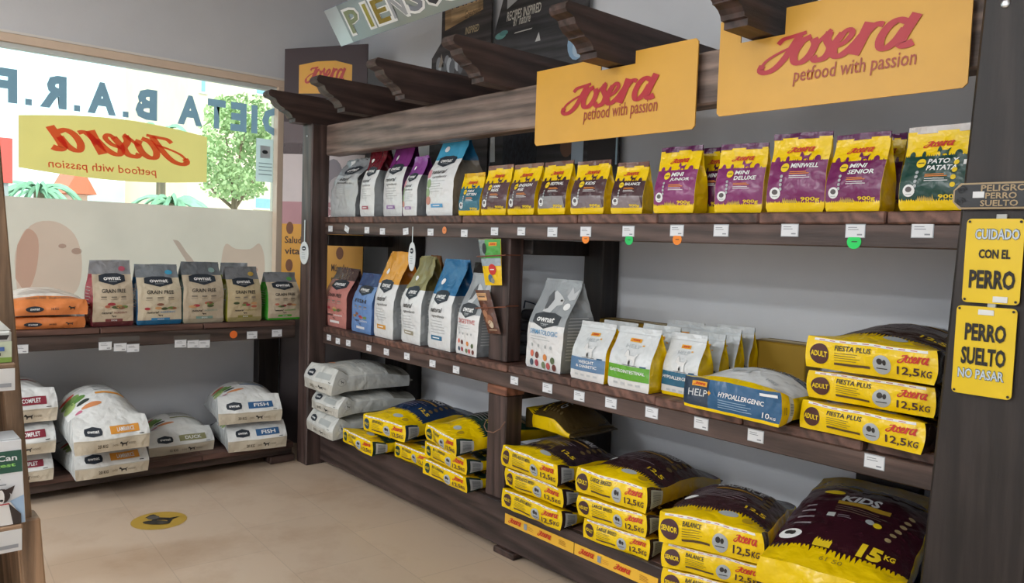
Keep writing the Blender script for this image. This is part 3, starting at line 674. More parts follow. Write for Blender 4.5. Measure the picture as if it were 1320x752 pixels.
box('price_sticker', pap('#e4e6e8'), o, a.x+w*.26, a.x+w*.26+.028, -.1225, -.1207, a.z+h*.42, a.z+h*.66, bev=.0005)
# floor sticker
t = bmesh.new(); bmesh.ops.create_circle(t, cap_ends=True, radius=.135, segments=40); c0 = Vector((-.757, -1.17, .0012))
bmesh.ops.translate(t, vec=c0, verts=t.verts); mats = [mat('#b8973c', .35)]
p = Print(.27, .27); p.dog(.05, .09, .17, .13, pap('#26221e'), 2); p.ell(.135, .1, .07, .03, pap('#3a3630'), 3); p.ell(.09, .17, .03, .03, pap('#5a5650'), 3)
ux = Vector((.62, .78, 0)); uy = Vector((-.78, .62, 0))
p.bake(t, mats, lambda u, v, o: c0+ux*(u-.5)*.27+uy*(v-.5)*.27+EZ*o)
tag(link('floor_sticker', t, mats), 'round yellow floor sticker with black dog on the beige tiles', 'sticker')
# ================================================================== packaging designs
WH, WG, GY, GYD, NAV, BEI = film('#e6e8e7'), film('#cfd3d4'), film('#a9aeb1'), film('#6c7075'), pap('#27303b'), film('#d6c9b2')
YEL, BRN, PUR, GRN, WINE = film('#f0cb06'), film('#4a3033'), film('#7a2763'), film('#1d443c'), film('#3b1722')
INK, WT, RED, SIL, YL = pap('#33302e'), pap('#eceeee'), pap('#c8301f'), pap('#aeb4b6'), pap('#f0cf1c')
OPR = pap('#e9a92c')
def badge(p, cx, cy, w, h, z=3, ink=None):
    m = ink or NAV
    p.poly([(cx-w/2, cy+h*.32), (cx-w*.22, cy+h*.5), (cx+w*.22, cy+h*.5), (cx+w/2, cy+h*.32), (cx+w/2, cy-h*.2), (cx, cy-h*.55), (cx-w/2, cy-h*.2)], m, z)
    p.text('ownat', cx-w*.33, cy-h*.13, w*.66, h*.34, WT, z+2, .02); p.rect(cx-w*.16, cy-h*.26, w*.32, h*.035, SIL, z+1)
def veg(p, x, y, w, h, seed=1, z=3):
    r = random.Random(seed)
    for c in ('#b86a54', '#8a5a48', '#6f8a4a', '#c99a6a', '#4d5a3a', '#a83a44'):
        p.ell(x+r.random()*w, y+r.random()*h, w*.14*r.uniform(.7, 1.3), h*.3, pap(c), z, 10)
def thing_bag(name, label, cat, group, loc, rz, form, zone, prints, body='bag_body'):
    o = empty(name, loc, rz); tag(o, label, cat, group)
    bm, mats = bag_mesh(form, zone, prints); b = link(body, bm, mats, o, world=False, smooth=38); return o
def stand(pl, pr, ytop, yl, yr, z, d, ax='y'):
    """ground points of the front edge on a shelf -> origin, angle, width, height"""
    if ax == 'y': A, B = Vector((wx(pl, yl, z), yl, 0)), Vector((wx(pr, yr, z), yr, 0))
    else: A, B = Vector((yl, wy(pl, yl, z), 0)), Vector((yr, wy(pr, yr, z), 0))
    dv = B-A; w = dv.length; an = math.atan2(dv.y, dv.x); nb = Vector((-dv.y, dv.x, 0)).normalized(); mid = (A+B)/2; c = mid+nb*d*.5
    return (mid.x, mid.y, z+.001), an, w, wz(ytop, c.x, c.y)-z
G1, G2, G3, G4 = 'small bags on the top shelf', 'bags on the middle shelf', 'big sacks on the bottom shelf', 'bags on the window shelf'
# ---- yellow topped small bags
def mini(label, pl, pr, yt, seed, col, name_, weight='900g', y0=.02, y1=.02, d=.085, win=None, redtop=True, sealc='#5a2150', lean=.0, sides=None, weight_w=.3):
    loc, an, w, h = stand(pl, pr, yt, y0, y1, ZT, d); h -= .014
    f = Bag(w, d, h, seed, .004, lean, .3, 0, .014); m = film(col); p = P(f, 'front')
    p.rect(0, h*.10, w, h*.58, m, 1); p.fringe(0, w, h*.6, h*.66, h*.05, m, 1.5, seed); p.fringe(0, w, 0, h*.12, h*.035, YEL, 2, seed+1)
    for k, (x, s) in enumerate(((.12, .1), (.3, .07), (.82, .12))): p.ell(w*x, h*.69, w*s*.45, h*.055, m, 2)
    p.dog(w*.5, h*.64, w*.2, h*.16, m, 2); p.josera(w*.26, h*.785, w*.48, h*.085, RED)
    p.ell(w*.3, h*.585, w*.075, w*.075, YL, 4); p.rect(w*.25, h*.58, w*.1, h*.012, INK, 5)
    ls = name_.split('|')
    for k, t in enumerate(ls): p.text(t, w*.4, h*(.575-.085*k), w*min(.46, .075*len(t)), h*.062, WT, 4, .02, .12)
    yb = h*(.575-.085*len(ls)+.03); p.lines(w*.4, yb, w*.4, 2, h*.022, pap('#e08a3c'), 3, h*.011); p.lines(w*.4, yb-h*.05, w*.42, 2, h*.025, WT, 3, h*.008)
    if win: p.poly([(w*.02, h*.12), (w*.97, h*.12), (w*.9, h*.36), (w*.1, h*.36)], film(win), 2)
    else: p.fringe(w*.3, w*.55, h*.12, h*.15, h*.05, pap('#b89a4a'), 2, seed+3, 8)
    p.ell(w*.17, h*.25, w*.1, w*.1, WT, 4); p.ell(w*.17, h*.265, w*.055, w*.045, pap('#5f5a5c'), 5); p.rect(w*.12, h*.2, w*.1, h*.01, SIL, 5)
    p.text(weight, w*.62, h*.13, w*weight_w, h*.065, YL, 4, .02)
    for k in range(4): p.ell(w*.27, h*(.47-.055*k), w*.028, w*.028, SIL, 4, 8)
    if win is None and col == '#1d443c':
        for k in range(4): p.ell(w*.82, h*(.58-.09*k), w*.04, w*.04, YL, 4, 10)
        p.rect(w*.92, h*.55, w*.04, h*.06, WT, 4)
    o = thing_bag('pet_food_bag', label, 'pet food bag', G1, loc, an, f, lambda fc, u, v: YEL if fc != 'back' else m, {'front': p}); seal(f, film(sealc), o); return o
BR = '#584045'
mini('small teal yellow-topped bag just right of the tall blue-topped bag', 591, 618, 224, 1, '#1f5f74', 'FISH|KITTEN', y0=.03, y1=.03, d=.06, win='#3b7387', sealc='#d8a80a')
mini('brown yellow-topped bag next to the small teal bag, narrow dark panel', 620, 652, 214, 2, BR, 'LAMM|REIS', y0=.03, y1=.03, sealc='#7d5a4a')
mini('brown yellow-topped bag with tall pale name block, second brown from left', 654, 688, 212, 3, BR, 'ENSIGN|AGE', y0=.03, y1=.02, sealc='#7d5a4a')
mini('brown yellow-topped bag with clear silvery lower window, third brown from left', 693, 728, 209, 4, '#43292e', 'FESTIVAL', y0=.03, y1=.02, win='#8d8a8c', sealc='#6d4a40')
mini('brown kids bag with white code label, second brown from the right', 735, 778, 208, 5, '#4d353a', 'KIDS', y0=.02, y1=.03, win='#7a6e72', sealc='#6d4a40')
mini('brown bag at the right end of the brown ones, beside purple bags', 787, 828, 210, 6, '#452c32', 'BALANCE', y0=.02, y1=.04, win='#85797c', sealc='#6d4a40')
mini('leftmost upright purple bag on the top shelf, beside brown bags', 842, 894, 190, 7, '#84336c', 'MINI|JUNIOR', y0=.02, y1=.02)
mini('yellow and dark purple bag tucked behind two purple bags', 897, 931, 191, 8, '#4d1a40', 'MINI', y0=.13, y1=.13, d=.07)
mini('purple bag tilted to the right, second upright purple from left', 920, 982, 186, 9, '#80306a', 'MINI|DELUXE', y0=.02, y1=.05)
mini('largest purple bag in the middle of the right bag group, one-line name', 987, 1062, 172, 10, '#77265f', 'MINIWELL', y0=.02, y1=.035, d=.075)
mini('rightmost purple bag, with two-line name and wide yellow side', 1063, 1134, 173, 11, '#702459', 'MINI|SENIOR', y0=.02, y1=.015, d=.1)
mini('yellow purple-rimmed bag peeking out behind the two right purple bags', 1120, 1158, 174, 12, '#5d1d4c', 'MINI', y0=.17, y1=.17, d=.06)
mini('green and yellow bag at the right end of top shelf', 1158, 1243, 163, 13, '#1d443c', 'PATO Y|PATATA', y0=.02, y1=.02, d=.09, sealc='#c9c4c0')
# ---- tall natural line bags
def natural(label, group, st, seed, top, accent, z, d, side='#9aa0a3', topfrac=.66, shear=0, crump=.010, lean=.0, words=('natural', 'ingredients'), flower=False, badge_y=None, base='#dde0e1', slump=0, taper=.42, stripe=True, sidetop=None, cat='pet food bag'):
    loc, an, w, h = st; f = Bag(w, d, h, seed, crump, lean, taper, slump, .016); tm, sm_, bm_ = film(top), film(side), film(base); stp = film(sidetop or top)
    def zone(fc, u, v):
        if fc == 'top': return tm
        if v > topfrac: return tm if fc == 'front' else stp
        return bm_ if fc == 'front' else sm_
    p = P(f, 'front'); by = badge_y or topfrac-.03
    badge(p, w*.5, h*by, w*.62, h*.15)
    p.ell(w*.28, h*(by+.17), w*.07, w*.07, WT, 3)
    p.text(words[0], w*.2, h*(by-.17), w*.5, h*.055, INK, 3, .005, .35); p.text(words[1], w*.24, h*(by-.235), w*.55, h*.04, pap('#6a6a6a'), 3, 0, .35)
    p.lines(w*.2, h*(by-.27), w*.62, 5, h*.033, pap('#a0a4a6'), 2, h*.006, seed)
    if stripe: p.rect(w*.22, h*.105, w*.46, h*.05, pap(accent), 3); p.rect(w*.3, h*.125, w*.28, h*.012, WT, 4)
    if flower:
        for x, y, c in ((.08, .55, '#cf8f9a'), (.12, .42, '#8ba878'), (.08, .3, '#9ab58c'), (.1, .2, '#c98f80')): p.ell(w*x, h*y, w*.1, h*.06, pap(c), 2)
    if side == '#9aa0a3':
        s = P(f, 'right'); s.lines(d*.2, h*topfrac*.85, d*.6, 9, h*.045, pap('#b9bec0'), 2, h*.012, seed)
        pr = {'front': p, 'right': s}
    else: pr = {'front': p}
    o = thing_bag('pet_food_bag', label, cat, group, loc, an, f, zone, pr); seal(f, tm, o, .010); return o
natural('crumpled silver-grey bag by the left post on the top shelf', G1, stand(426, 458, 207, .05, .03, ZT, .20), 21, '#8f9498', '#8a8f94', ZT, .20, '#7d8286', .74, crump=.028, base='#b9bec0', stripe=False, badge_y=.8)
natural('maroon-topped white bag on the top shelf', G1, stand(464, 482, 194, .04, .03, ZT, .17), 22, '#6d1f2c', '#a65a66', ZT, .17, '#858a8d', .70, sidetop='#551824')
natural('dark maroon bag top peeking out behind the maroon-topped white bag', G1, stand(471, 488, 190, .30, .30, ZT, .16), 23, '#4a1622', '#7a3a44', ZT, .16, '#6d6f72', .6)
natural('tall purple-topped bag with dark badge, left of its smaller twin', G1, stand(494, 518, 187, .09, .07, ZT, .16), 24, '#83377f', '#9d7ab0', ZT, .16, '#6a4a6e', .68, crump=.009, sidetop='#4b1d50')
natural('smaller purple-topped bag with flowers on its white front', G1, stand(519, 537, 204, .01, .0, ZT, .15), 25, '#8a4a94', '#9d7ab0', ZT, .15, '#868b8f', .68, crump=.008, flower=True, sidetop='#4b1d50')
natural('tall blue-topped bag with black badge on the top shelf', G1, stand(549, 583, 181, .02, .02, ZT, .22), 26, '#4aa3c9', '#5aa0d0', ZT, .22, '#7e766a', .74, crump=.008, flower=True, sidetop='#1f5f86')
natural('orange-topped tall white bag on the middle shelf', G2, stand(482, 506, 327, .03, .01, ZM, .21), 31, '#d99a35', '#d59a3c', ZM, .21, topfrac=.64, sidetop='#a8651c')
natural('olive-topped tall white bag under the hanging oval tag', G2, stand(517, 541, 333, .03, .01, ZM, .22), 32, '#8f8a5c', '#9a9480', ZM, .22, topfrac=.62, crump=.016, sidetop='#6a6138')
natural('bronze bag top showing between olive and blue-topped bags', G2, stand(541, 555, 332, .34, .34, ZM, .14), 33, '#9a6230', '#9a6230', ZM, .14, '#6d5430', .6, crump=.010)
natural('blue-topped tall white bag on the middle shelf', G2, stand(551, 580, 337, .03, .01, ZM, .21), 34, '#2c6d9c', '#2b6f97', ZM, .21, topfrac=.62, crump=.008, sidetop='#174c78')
natural('dark folded bag top behind the grey dog-photo bag', G2, stand(597, 612, 341, .28, .28, ZM, .14), 35, '#3a3432', '#3a3432', ZM, .14, '#4a4442', .5, crump=.008)
# ---- pink and blue grain free, and window-shelf grain free
def grainfree(label, group, st, seed, base, side, top, accent, d, slump=0, crump=.005, bottom=None, titl='GRAIN FREE', lean=0, topw=1.0, dot=None, words=True):
    loc, an, w, h = st; f = Bag(w, d, h, seed, crump, lean, .5, slump, .012, topw); bm_, sm_, tm, bo = film(base), film(side), film(top), film(bottom or base)
    def zone(fc, u, v):
        if fc == 'top' or v > .80: return tm
        if fc == 'front': return bo if v < .065 else bm_
        return sm_
    p = P(f, 'front'); badge(p, w*.5, h*.735, w*.66, h*.17)
    if dot: p.ell(w*.78, h*.89, w*.09, h*.04, pap(dot), 3)
    p.text(titl, w*.2, h*.525, w*.6, h*.06, INK, 3, .01)
    for k in range(3): p.rect(w*(.19+.24*k), h*.45, w*.13, h*.02, pap('#7d7468'), 3); p.rect(w*(.18+.24*k), h*.42, w*.15, h*.009, pap('#9a9080'), 3)
    veg(p, w*.2, h*.27, w*.6, h*.08, seed)
    if words: p.text('natural', w*.2, h*.195, w*.26, h*.04, INK, 3, .01, .3); p.text('INGREDIENTS', w*.5, h*.2, w*.34, h*.028, pap(accent), 3, .005)
    p.dog(w*.44, h*.14, w*.12, h*.035, INK); p.rect(w*.3, h*.075, w*.42, h*.042, pap(accent), 3); p.text('DOG', w*.44, h*.084, w*.14, h*.022, WT, 5, .01)
    s = P(f, 'left'); s.lines(d*.15, h*.6, d*.6, 7, h*.05, pap('#8c8f90'), 2, h*.008, seed)
    o = thing_bag('pet_food_bag', label, 'pet food bag', group, loc, an, f, zone, {'front': p, 'left': s}); seal(f, tm, o, .010); return o
grainfree('salmon pink bag at the left end of the middle shelf', G2, stand(418, 446, 348, .05, .04, ZM, .17), 41, '#c2837c', '#5b3a3c', '#4d3d3c', '#e6e0de', .18)
grainfree('small light-blue dark-topped bag beside the salmon pink bag', G2, stand(453, 478, 355, .04, .02, ZM, .14), 42, '#6d90c4', '#4a6aa0', '#2d4674', '#d8dde6', .15, crump=.010, titl='FISH')
XS = -1.43
for a in (('beige maroon-sided bag on the window shelf, beside orange sacks', 119, 172, 338, 51, '#c9bba4', '#8d3c46', '#8b8d92', '#7a3b3c', '#5f2b30', '#b8566a'), ('beige bag with bright blue side and blue foot on the window shelf', 177, 234, 343, 52, '#cfc4ac', '#2c6796', '#7d858c', '#3a86b8', '#23648c', '#3fa0c8'),
          ('beige bag with dark teal side in middle of the window shelf', 236, 288, 340, 53, '#bfb29c', '#48625c', '#666c72', '#7d9a90', '#a8a08c', '#7d9a98'), ('beige bag with olive side, second from right post on the window shelf', 293, 337, 346, 54, '#bfb08e', '#8b8a2c', '#74777b', '#8f8840', '#a39a6a', '#c0a048'),
          ('shorter beige bag with bright green foot against the left post', 345, 387, 353, 55, '#c3b69f', '#3f9a35', '#7f8388', '#58a83a', '#4fae38', '#5cae52')):
    lab, pl, pr, yt, sd, b, s_, t_, ac, bo, dt = a
    grainfree(lab, G4, stand(pl, pr, yt, XS, XS-.01, ZL, .15, 'x'), sd, b, s_, t_, ac, .15, bottom=bo, dot=dt, crump=.006, topw=.95)
grainfree('grey bag top half hidden behind the olive-sided bag on the window shelf', G4, stand(288, 322, 341, XS-.22, XS-.22, ZL, .12, 'x'), 56, '#b0a48c', '#6d7a3c', '#8b9096', '#8f8840', .12)
# ---- grey and white care line
def care(label, st, seed, title, tcol, d):
    loc, an, w, h = st; f = Bag(w, d, h, seed, .006, .02, .45, 0, .016); tm, b, s_ = film('#9ba1a5'), film('#e2e3e3'), film('#8b9094')
    p = P(f, 'front'); p.poly([(w*.28, h*.66), (w*.3, h*.82), (w*.42, h*.9), (w*.55, h*.86), (w*.72, h*.8), (w*.72, h*.75), (w*.58, h*.73), (w*.5, h*.65)], pap('#cdd1d3'), 2); p.poly([(w*.3, h*.68), (w*.26, h*.82), (w*.36, h*.9), (w*.44, h*.8), (w*.38, h*.7)], pap('#5d6165'), 3)
    p.ell(w*.66, h*.79, w*.035, h*.012, INK, 4); p.ell(w*.86, h*.73, w*.08, h*.04, WT, 4); p.poly([(w*.75, h*.84), (w*.8, h*.95), (w*.88, h*.88), (w*.98, h*.94), (w*.96, h*.82), (w*.84, h*.8)], pap('#c3c7ca'), 2)
    badge(p, w*.5, h*.565, w*.72, h*.17, ink=pap('#3b4046')); p.text('Care', w*.42, h*.5, w*.16, h*.03, SIL, 5, 0, .3)
    p.text(title, w*.12, h*.40, w*.76, h*.055, pap(tcol), 3, .0); p.lines(w*.14, h*.37, w*.7, 2, h*.03, SIL, 3, h*.006)
    for x in (.2, .4, .6, .75): p.ell(w*x, h*.27, w*.03, w*.03, SIL, 3)
    for x, y, c in ((.2, .17, '#d9745c'), (.36, .16, '#6d4038'), (.6, .15, '#d98b4a'), (.8, .13, '#5a6a4a'), (.2, .07, '#4a5a6a'), (.35, .07, '#a84a54'), (.55, .06, '#7a8a6a'), (.84, .055, '#6d3a34'), (.68, .06, '#c05a5a')): p.ell(w*x, h*y, w*.055, w*.06, pap(c), 3, 12)
    s = P(f, 'right'); s.lines(d*.12, h*.6, d*.75, 14, h*.035, pap('#b4b9bc'), 2, h*.014, seed)
    o = thing_bag('pet_food_bag', label, 'pet food bag', G2, loc, an, f, lambda fc, u, v: (tm if v > .52 else b) if fc in ('front', 'top') else (tm if v > .62 else s_), {'front': p, 'right': s}); seal(f, tm, o, .012)
care('grey-topped white bag with red title left of the middle post', stand(587, 614, 356, .03, .01, ZM, .17), 61, 'DIGESTIVE', '#c25a5a', .17)
care('grey dog-photo bag with blue title, tallest bag right of the middle post', stand(677, 722, 364, .06, .03, ZM, .19), 62, 'DERMATOLOGIC', '#5a9ac8', .19)
# ---- white diet line with yellow sides
def diet(label, st, seed, band, t1, t2, d, top='#d4d9db'):
    loc, an, w, h = st; h -= .012; f = Bag(w, d, h, seed, .004, .01, .45, 0, .012); tw, bw, bd = film(top), film('#dfe0df'), film(band)
    p = P(f, 'front'); p.rect(w*.38, h*.80, w*.26, h*.06, OPR, 3); p.josera(w*.41, h*.812, w*.2, h*.036, RED, 4); p.text('HELP', w*.34, h*.70, w*.34, h*.06, pap('#bcc4c8'), 3); p.rect(w*.7, h*.75, w*.05, h*.02, OPR, 3)
    p.rect(0, h*.17, w, h*.24, bd, 2); p.rect(w*.78, h*.41, w*.14, h*.025, pap('#2d5573'), 3)
    if t2: p.text(t1, w*.28, h*.31, w*.44, h*.055, WT, 4, .01); p.text(t2, w*.2, h*.235, w*.6, h*.05, WT, 4, .01)
    else: p.text(t1, w*.05, h*.285, w*.86, h*.055, WT, 4, .01)
    p.dog(w*.38, h*.42, w*.32, h*.26, pap('#b7bdc0'), 3); p.dog(w*.39, h*.425, w*.30, h*.24, bw, 4); p.ell(w*.53, h*.47, w*.02, w*.04, INK, 5); p.rect(w*.38, h*.42, w*.34, h*.008, INK, 5)
    for k in range(4): p.rect(w*(.16+.18*k), h*.08, w*.1, h*.035, pap('#c0c4c6'), 3)
    p.rect(0, h*.93, w, h*.012, pap('#c4c9cb'), 3)
    o = thing_bag('pet_food_bag', label, 'diet pet food bag', G2, loc, an, f, lambda fc, u, v: (YEL if fc in ('left', 'right', 'back') else tw if v > .44 else (YEL if v < .04 and seed == 73 else bw)), {'front': p}); seal(f, film('#c9ced0'), o, .012); return o
diet('white bag with grey-blue band, nearest the tall grey dog-photo bag', stand(735, 778, 416, .02, .01, ZM, .11), 71, '#5f82a6', 'WEIGHT', '& DIABETIC', .11)
diet('white bag with green band on the middle shelf', stand(783, 836, 423, .01, .005, ZM, .11), 72, '#62a534', 'GASTROINTESTINAL', None, .11)
diet('white front bag with dark blue band, beside the blue lying sack', stand(852, 897, 431, .07, .07, ZM, .10), 73, '#2a6482', 'HYPOALLERGENIC', None, .10)
for lab, pl, pr, yt, yy, sd in (('white bag edge showing behind the grey-blue banded bag', 768, 812, 415, .20, 74), ('tilted white bag behind the green-banded bag', 818, 866, 420, .17, 75), ('greyish white bag at back of the cluster behind the dark blue banded bag', 850, 898, 415, .42, 76),
                                ('white bag directly behind the dark blue banded bag', 879, 924, 430, .208, 77), ('third white bag in the row behind the dark blue banded one', 896, 944, 423, .322, 78), ('rearmost white bag of the row, touching the yellow carton', 914, 962, 421, .432, 79)):
    diet(lab, stand(pl, pr, yt, yy, yy+.005, ZM, .075), sd, '#54798f', 'HYPOALLERGENIC', None, .075, '#c9d0d4')
# ---- yellow cartons at the back
def carton(label, x0, x1, y0, y1, z1):
    t = empty('carton', ((x0+x1)/2, (y0+y1)/2, ZM+.001)); tag(t, label, 'carton', 'yellow cartons on the middle shelf')
    m, dk = mat('#a5821a', .6), mat('#7d6218', .6); box('carton_body', m, t, x0, x1, y0, y1, ZM+.001, z1, bev=.004)
    xm = (y0+y1)/2; box('flap', dk, t, x0+.003, x1-.003, y0+.003, xm-.002, z1, z1+.004, bev=.001); box('flap', dk, t, x0+.003, x1-.003, xm+.002, y1-.003, z1, z1+.004, bev=.001); box('packing_tape', mat('#c0a040', .3), t, x0+.001, x1-.001, xm-.025, xm+.025, z1+.0041, z1+.0048, bev=0)
carton('long yellow carton at the back behind the white diet bags', max(.745, wx(750, .52, 1.1)), wx(848, .51, 1.1), .51, .645, wz(421, 1.1, .46))
carton('yellow carton standing between white diet bags and yellow sack stack', wx(970, .52, 1.0), wx(1037, .52, 1.0), .52, .645, wz(441, 1.7, .53))
# ================================================================== lying sacks
def lie(name, label, cat, group, A, B, z, h, l, seed, zone, prints, crump=.005, slope=0, bulge=.35, back=.7, tilt=0, label_right=None, strip=None, body='sack_body'):
    A, B = Vector((A[0], A[1], 0)), Vector((B[0], B[1], 0)); dv = B-A; f = Sack(dv.length, l, h, seed, crump, slope, bulge, back, tilt)
    o = empty(name, ((A+B)/2).to_tuple()[:2]+(z,), math.atan2(dv.y, dv.x)); tag(o, label, cat, group)
    pr = prints(f); bm, mats = bag_mesh(f, zone, pr); link(body, bm, mats, o, world=False, smooth=42)
    if label_right:                                  # white barcode label stuck over the folded corner
        q = Print(.075, h*.72); q.rect(0, 0, .075, h*.72, pap('#b9bec0'), 1)
        r = random.Random(seed)
        for k in range(12): q.rect(.012, h*(.06+.05*k), .05, h*.026*r.uniform(.4, 1.2), pap('#5a5e62'), 2)
        bm = bmesh.new(); mats = []
        def fn(u, v, k):
            b = -1+2*(.02+.075*u)/l; c = -1+2*(.12+.76*v); p0 = f.pos(1, b, c); return p0+Vector((.0016+k, 0, 0))
        q.bake(bm, mats, fn, 4, 6, clip=False); link('barcode_label', bm, mats, o, world=False)
    # crimped back end
    bm = bmesh.new(); rows = []
    for i in range(15):
        a = 2*i/14-1; p0 = (f.pos(a, 1, 1)+f.pos(a, 1, -1))/2; rows.append([bm.verts.new(p0+Vector((0, dy, dz))) for dy, dz in ((-.006, -.008), (.03, -.002), (.03, .002), (-.006, .008))])
    for Q, S in zip(rows, rows[1:]):
        for k in range(4): bm.faces.new((Q[k], S[k], S[(k+1) % 4], Q[(k+1) % 4]))
    bm.faces.new(rows[0]); bm.faces.new(rows[-1][::-1]); bmesh.ops.recalc_face_normals(bm, faces=bm.faces); link('end_seam', bm, prints.seam, o, world=False)
    return o
def josack(dark, ring, title, weight, sub='', side=None, topfrac=.22, toptext=None, seed=1, dot=True):
    dm, rm = film(dark), pap(ring)
    def zone(fc, u, v):
        if fc == 'top': return YEL if v < topfrac else dm
        if fc in ('right', 'left'): 
            uu = u if fc == 'right' else 1-u
            return dm if uu < .16 else (film(side) if side else YEL)
        return YEL if fc in ('front', 'bottom') else dm
    def prints(f):
        w, h = face_size(f, 'front'); p = P(f, 'front')
        p.rect(w*.06, h*.90, w*.88, h*.075, WT, 2)
        for k in range(9): p.rect(w*(.1+.09*k), h*.925, w*.05, h*.022, pap('#c0605a'), 3)
        R = min(h*.33, w*.1); p.ell(w*.12, h*.48, R, R, rm, 2, 22); p.text(ring_t, w*.12-R*.86, h*.48-R*.25, R*1.72, R*.52, YL, 4, .02)
        p.text(title, w*.25, h*.66, w*min(.3, .026*len(title)), h*.16, INK, 3, .012, .05); p.lines(w*.25, h*.57, w*.27, 4, h*.075, pap('#7d6a1c'), 2, h*.02, 4)
        p.rect(w*.25, h*.2, w*.28, h*.075, pap('#5a4226'), 3)
        p.ell(w*.62, h*.40, w*.068, h*.30, SIL, 2, 20); p.ell(w*.605, h*.50, w*.022, h*.1, INK, 3, 10); p.ell(w*.64, h*.48, w*.014, h*.09, INK, 3, 10); p.rect(w*.58, h*.27, w*.08, h*.03, INK, 3)
        p.josera(w*.73, h*.54, w*.22, h*.27, RED, 3); p.text(weight, w*.73, h*.14, w*.155, h*.30, pap('#4a2c26'), 3, .015); p.text('KG', w*.895, h*.18, w*.07, h*.22, pap('#4a2c26'), 3, .015)
        tw, tl = face_size(f, 'top'); t = P(f, 'top')
        t.fringe(0, tw, tl*(topfrac-.02), tl*topfrac-.02, -.03, YEL, 1, seed); t.fringe(0, tw, tl*(topfrac+.3), tl*topfrac-.035, -.028, dm, 1.4, seed+2, 34)
        t.ell(tw*.62, tl*.12, tw*.1, tl*.03, SIL, 2); t.ell(tw*.82, tl*.1, tw*.055, tl*.03, pap('#b8960a'), 2); t.text('12,5', tw*.72, tl*(topfrac+.01), tw*.2, tl*.05, YL, 4, .01); t.text('S4 50', tw*.3, tl*.1, tw*.16, tl*.03, pap('#b09020'), 3)
        tt = toptext or title
        t.text(tt, tw*.3, tl*.56, tw*.5, tl*.08, pap('#b9bcc0'), 4, .02, .1); t.rect(tw*.3, tl*.5, tw*.5, tl*.025, pap('#a88028'), 3); t.lines(tw*.15, tl*.45, tw*.6, 5, tl*.03, pap('#8d8088'), 3, tl*.006, seed)
        for k in range(5): t.ell(tw*.86, tl*(.4+.07*k), tw*.035, tl*.02, pap('#6d5a30'), 3, 10)
        t.ell(tw*.16, tl*.3, tw*.07, tl*.035, WT, 3)
        return {'front': p, 'top': t}
    ring_t = sub; prints.seam = dm; return zone, prints
def stack(lst, design, group):
    for (label, A, B, z, h, l, seed, kw) in lst:
        zone, pr = design(seed); lie('pet_food_sack', label, 'pet food sack', group, A, B, z, h, l, seed, zone, pr, **kw)
Lb = dict(label_right=True)
DG = '#21392f'; DB = '#3a2628'
fi = lambda s: josack('#34231f', '#4f2a26', 'FIESTA PLUS', '12,5', 'ADULT', seed=s)
FG = 'yellow twelve kilo sacks at the right end of the middle shelf'
fk = dict(bulge=.0, back=.5, crump=.003)
stack([('bottom yellow sack of the three-high pile on the middle shelf', (2.135, .005), (2.535, -.035), ZM+.001, .092, .60, 101, fk), ('middle yellow sack of the three-high pile on the middle shelf', (2.15, .02), (2.54, .02), ZM+.104, .092, .60, 102, fk),
       ('top yellow sack of the three-high pile on the middle shelf', (2.145, .0), (2.55, -.012), ZM+.208, .10, .60, 103, dict(bulge=.45, back=.6))], fi, FG)
df = lambda s: josack('#33262c', '#4a2d2c', 'DEFILADOS MENU', '12,5', 'ADULT', seed=s)
DGp = 'yellow sacks piled right of the middle post'
stack([('bottom sack of pile by the middle post, above the yellow edge strip', (.665, -.035), (1.065, -.043), ZB+.001, .088, .50, 111, dict(bulge=.0, back=.5, crump=.003, **Lb)), ('middle sack of the small pile right beside the middle post', (.66, -.02), (1.06, -.03), ZB+.101, .085, .50, 112, dict(bulge=.0, back=.5, crump=.003, **Lb)),
       ('top sack of the pile right beside the middle post', (.65, -.03), (1.05, -.06), ZB+.199, .095, .50, 113, dict(bulge=.4, back=.6, **Lb))], df, DGp)
lb = lambda s: josack('#3a262a', '#44292c', 'LARGE BREED', '12,5', 'ADULT', seed=s, side='#b08f10' if s == 123 else None)
stack([('bottom sack of the large-breed pile in the centre bay', (1.175, -.01), (1.51, .02), ZB+.001, .085, .56, 121, dict(bulge=.0, back=.5, crump=.003, **Lb)), ('middle sack of the large-breed pile in the centre bay', (1.16, -.03), (1.505, .0), ZB+.098, .09, .56, 122, dict(bulge=.0, back=.5, crump=.003, **Lb)),
       ('top sack of the large-breed pile, bulging with a yellow side', (1.145, -.03), (1.51, -.01), ZB+.200, .105, .56, 123, dict(bulge=.5, back=.5, **Lb))], lb, 'large-breed sacks in the centre bay')
ba = lambda s: josack('#3d282c', '#4d2d33', 'BALANCE', '12,5', 'SENIOR', seed=s)
stack([('bottom balance sack, cut off by the lower picture edge', (1.72, -.16), (2.06, -.05), ZB+.001, .09, .58, 131, dict(bulge=.0, back=.5, crump=.003)), ('middle balance sack under the large crumpled top one', (1.73, -.18), (2.07, -.07), ZB+.104, .088, .58, 132, dict(bulge=.0, back=.5, crump=.003)),
       ('top senior balance sack with dark crumpled upper side', (1.735, -.21), (2.075, -.10), ZB+.205, .11, .58, 133, dict(bulge=.35, back=.5, crump=.009))], ba, 'balance sacks left of the big dark sack')
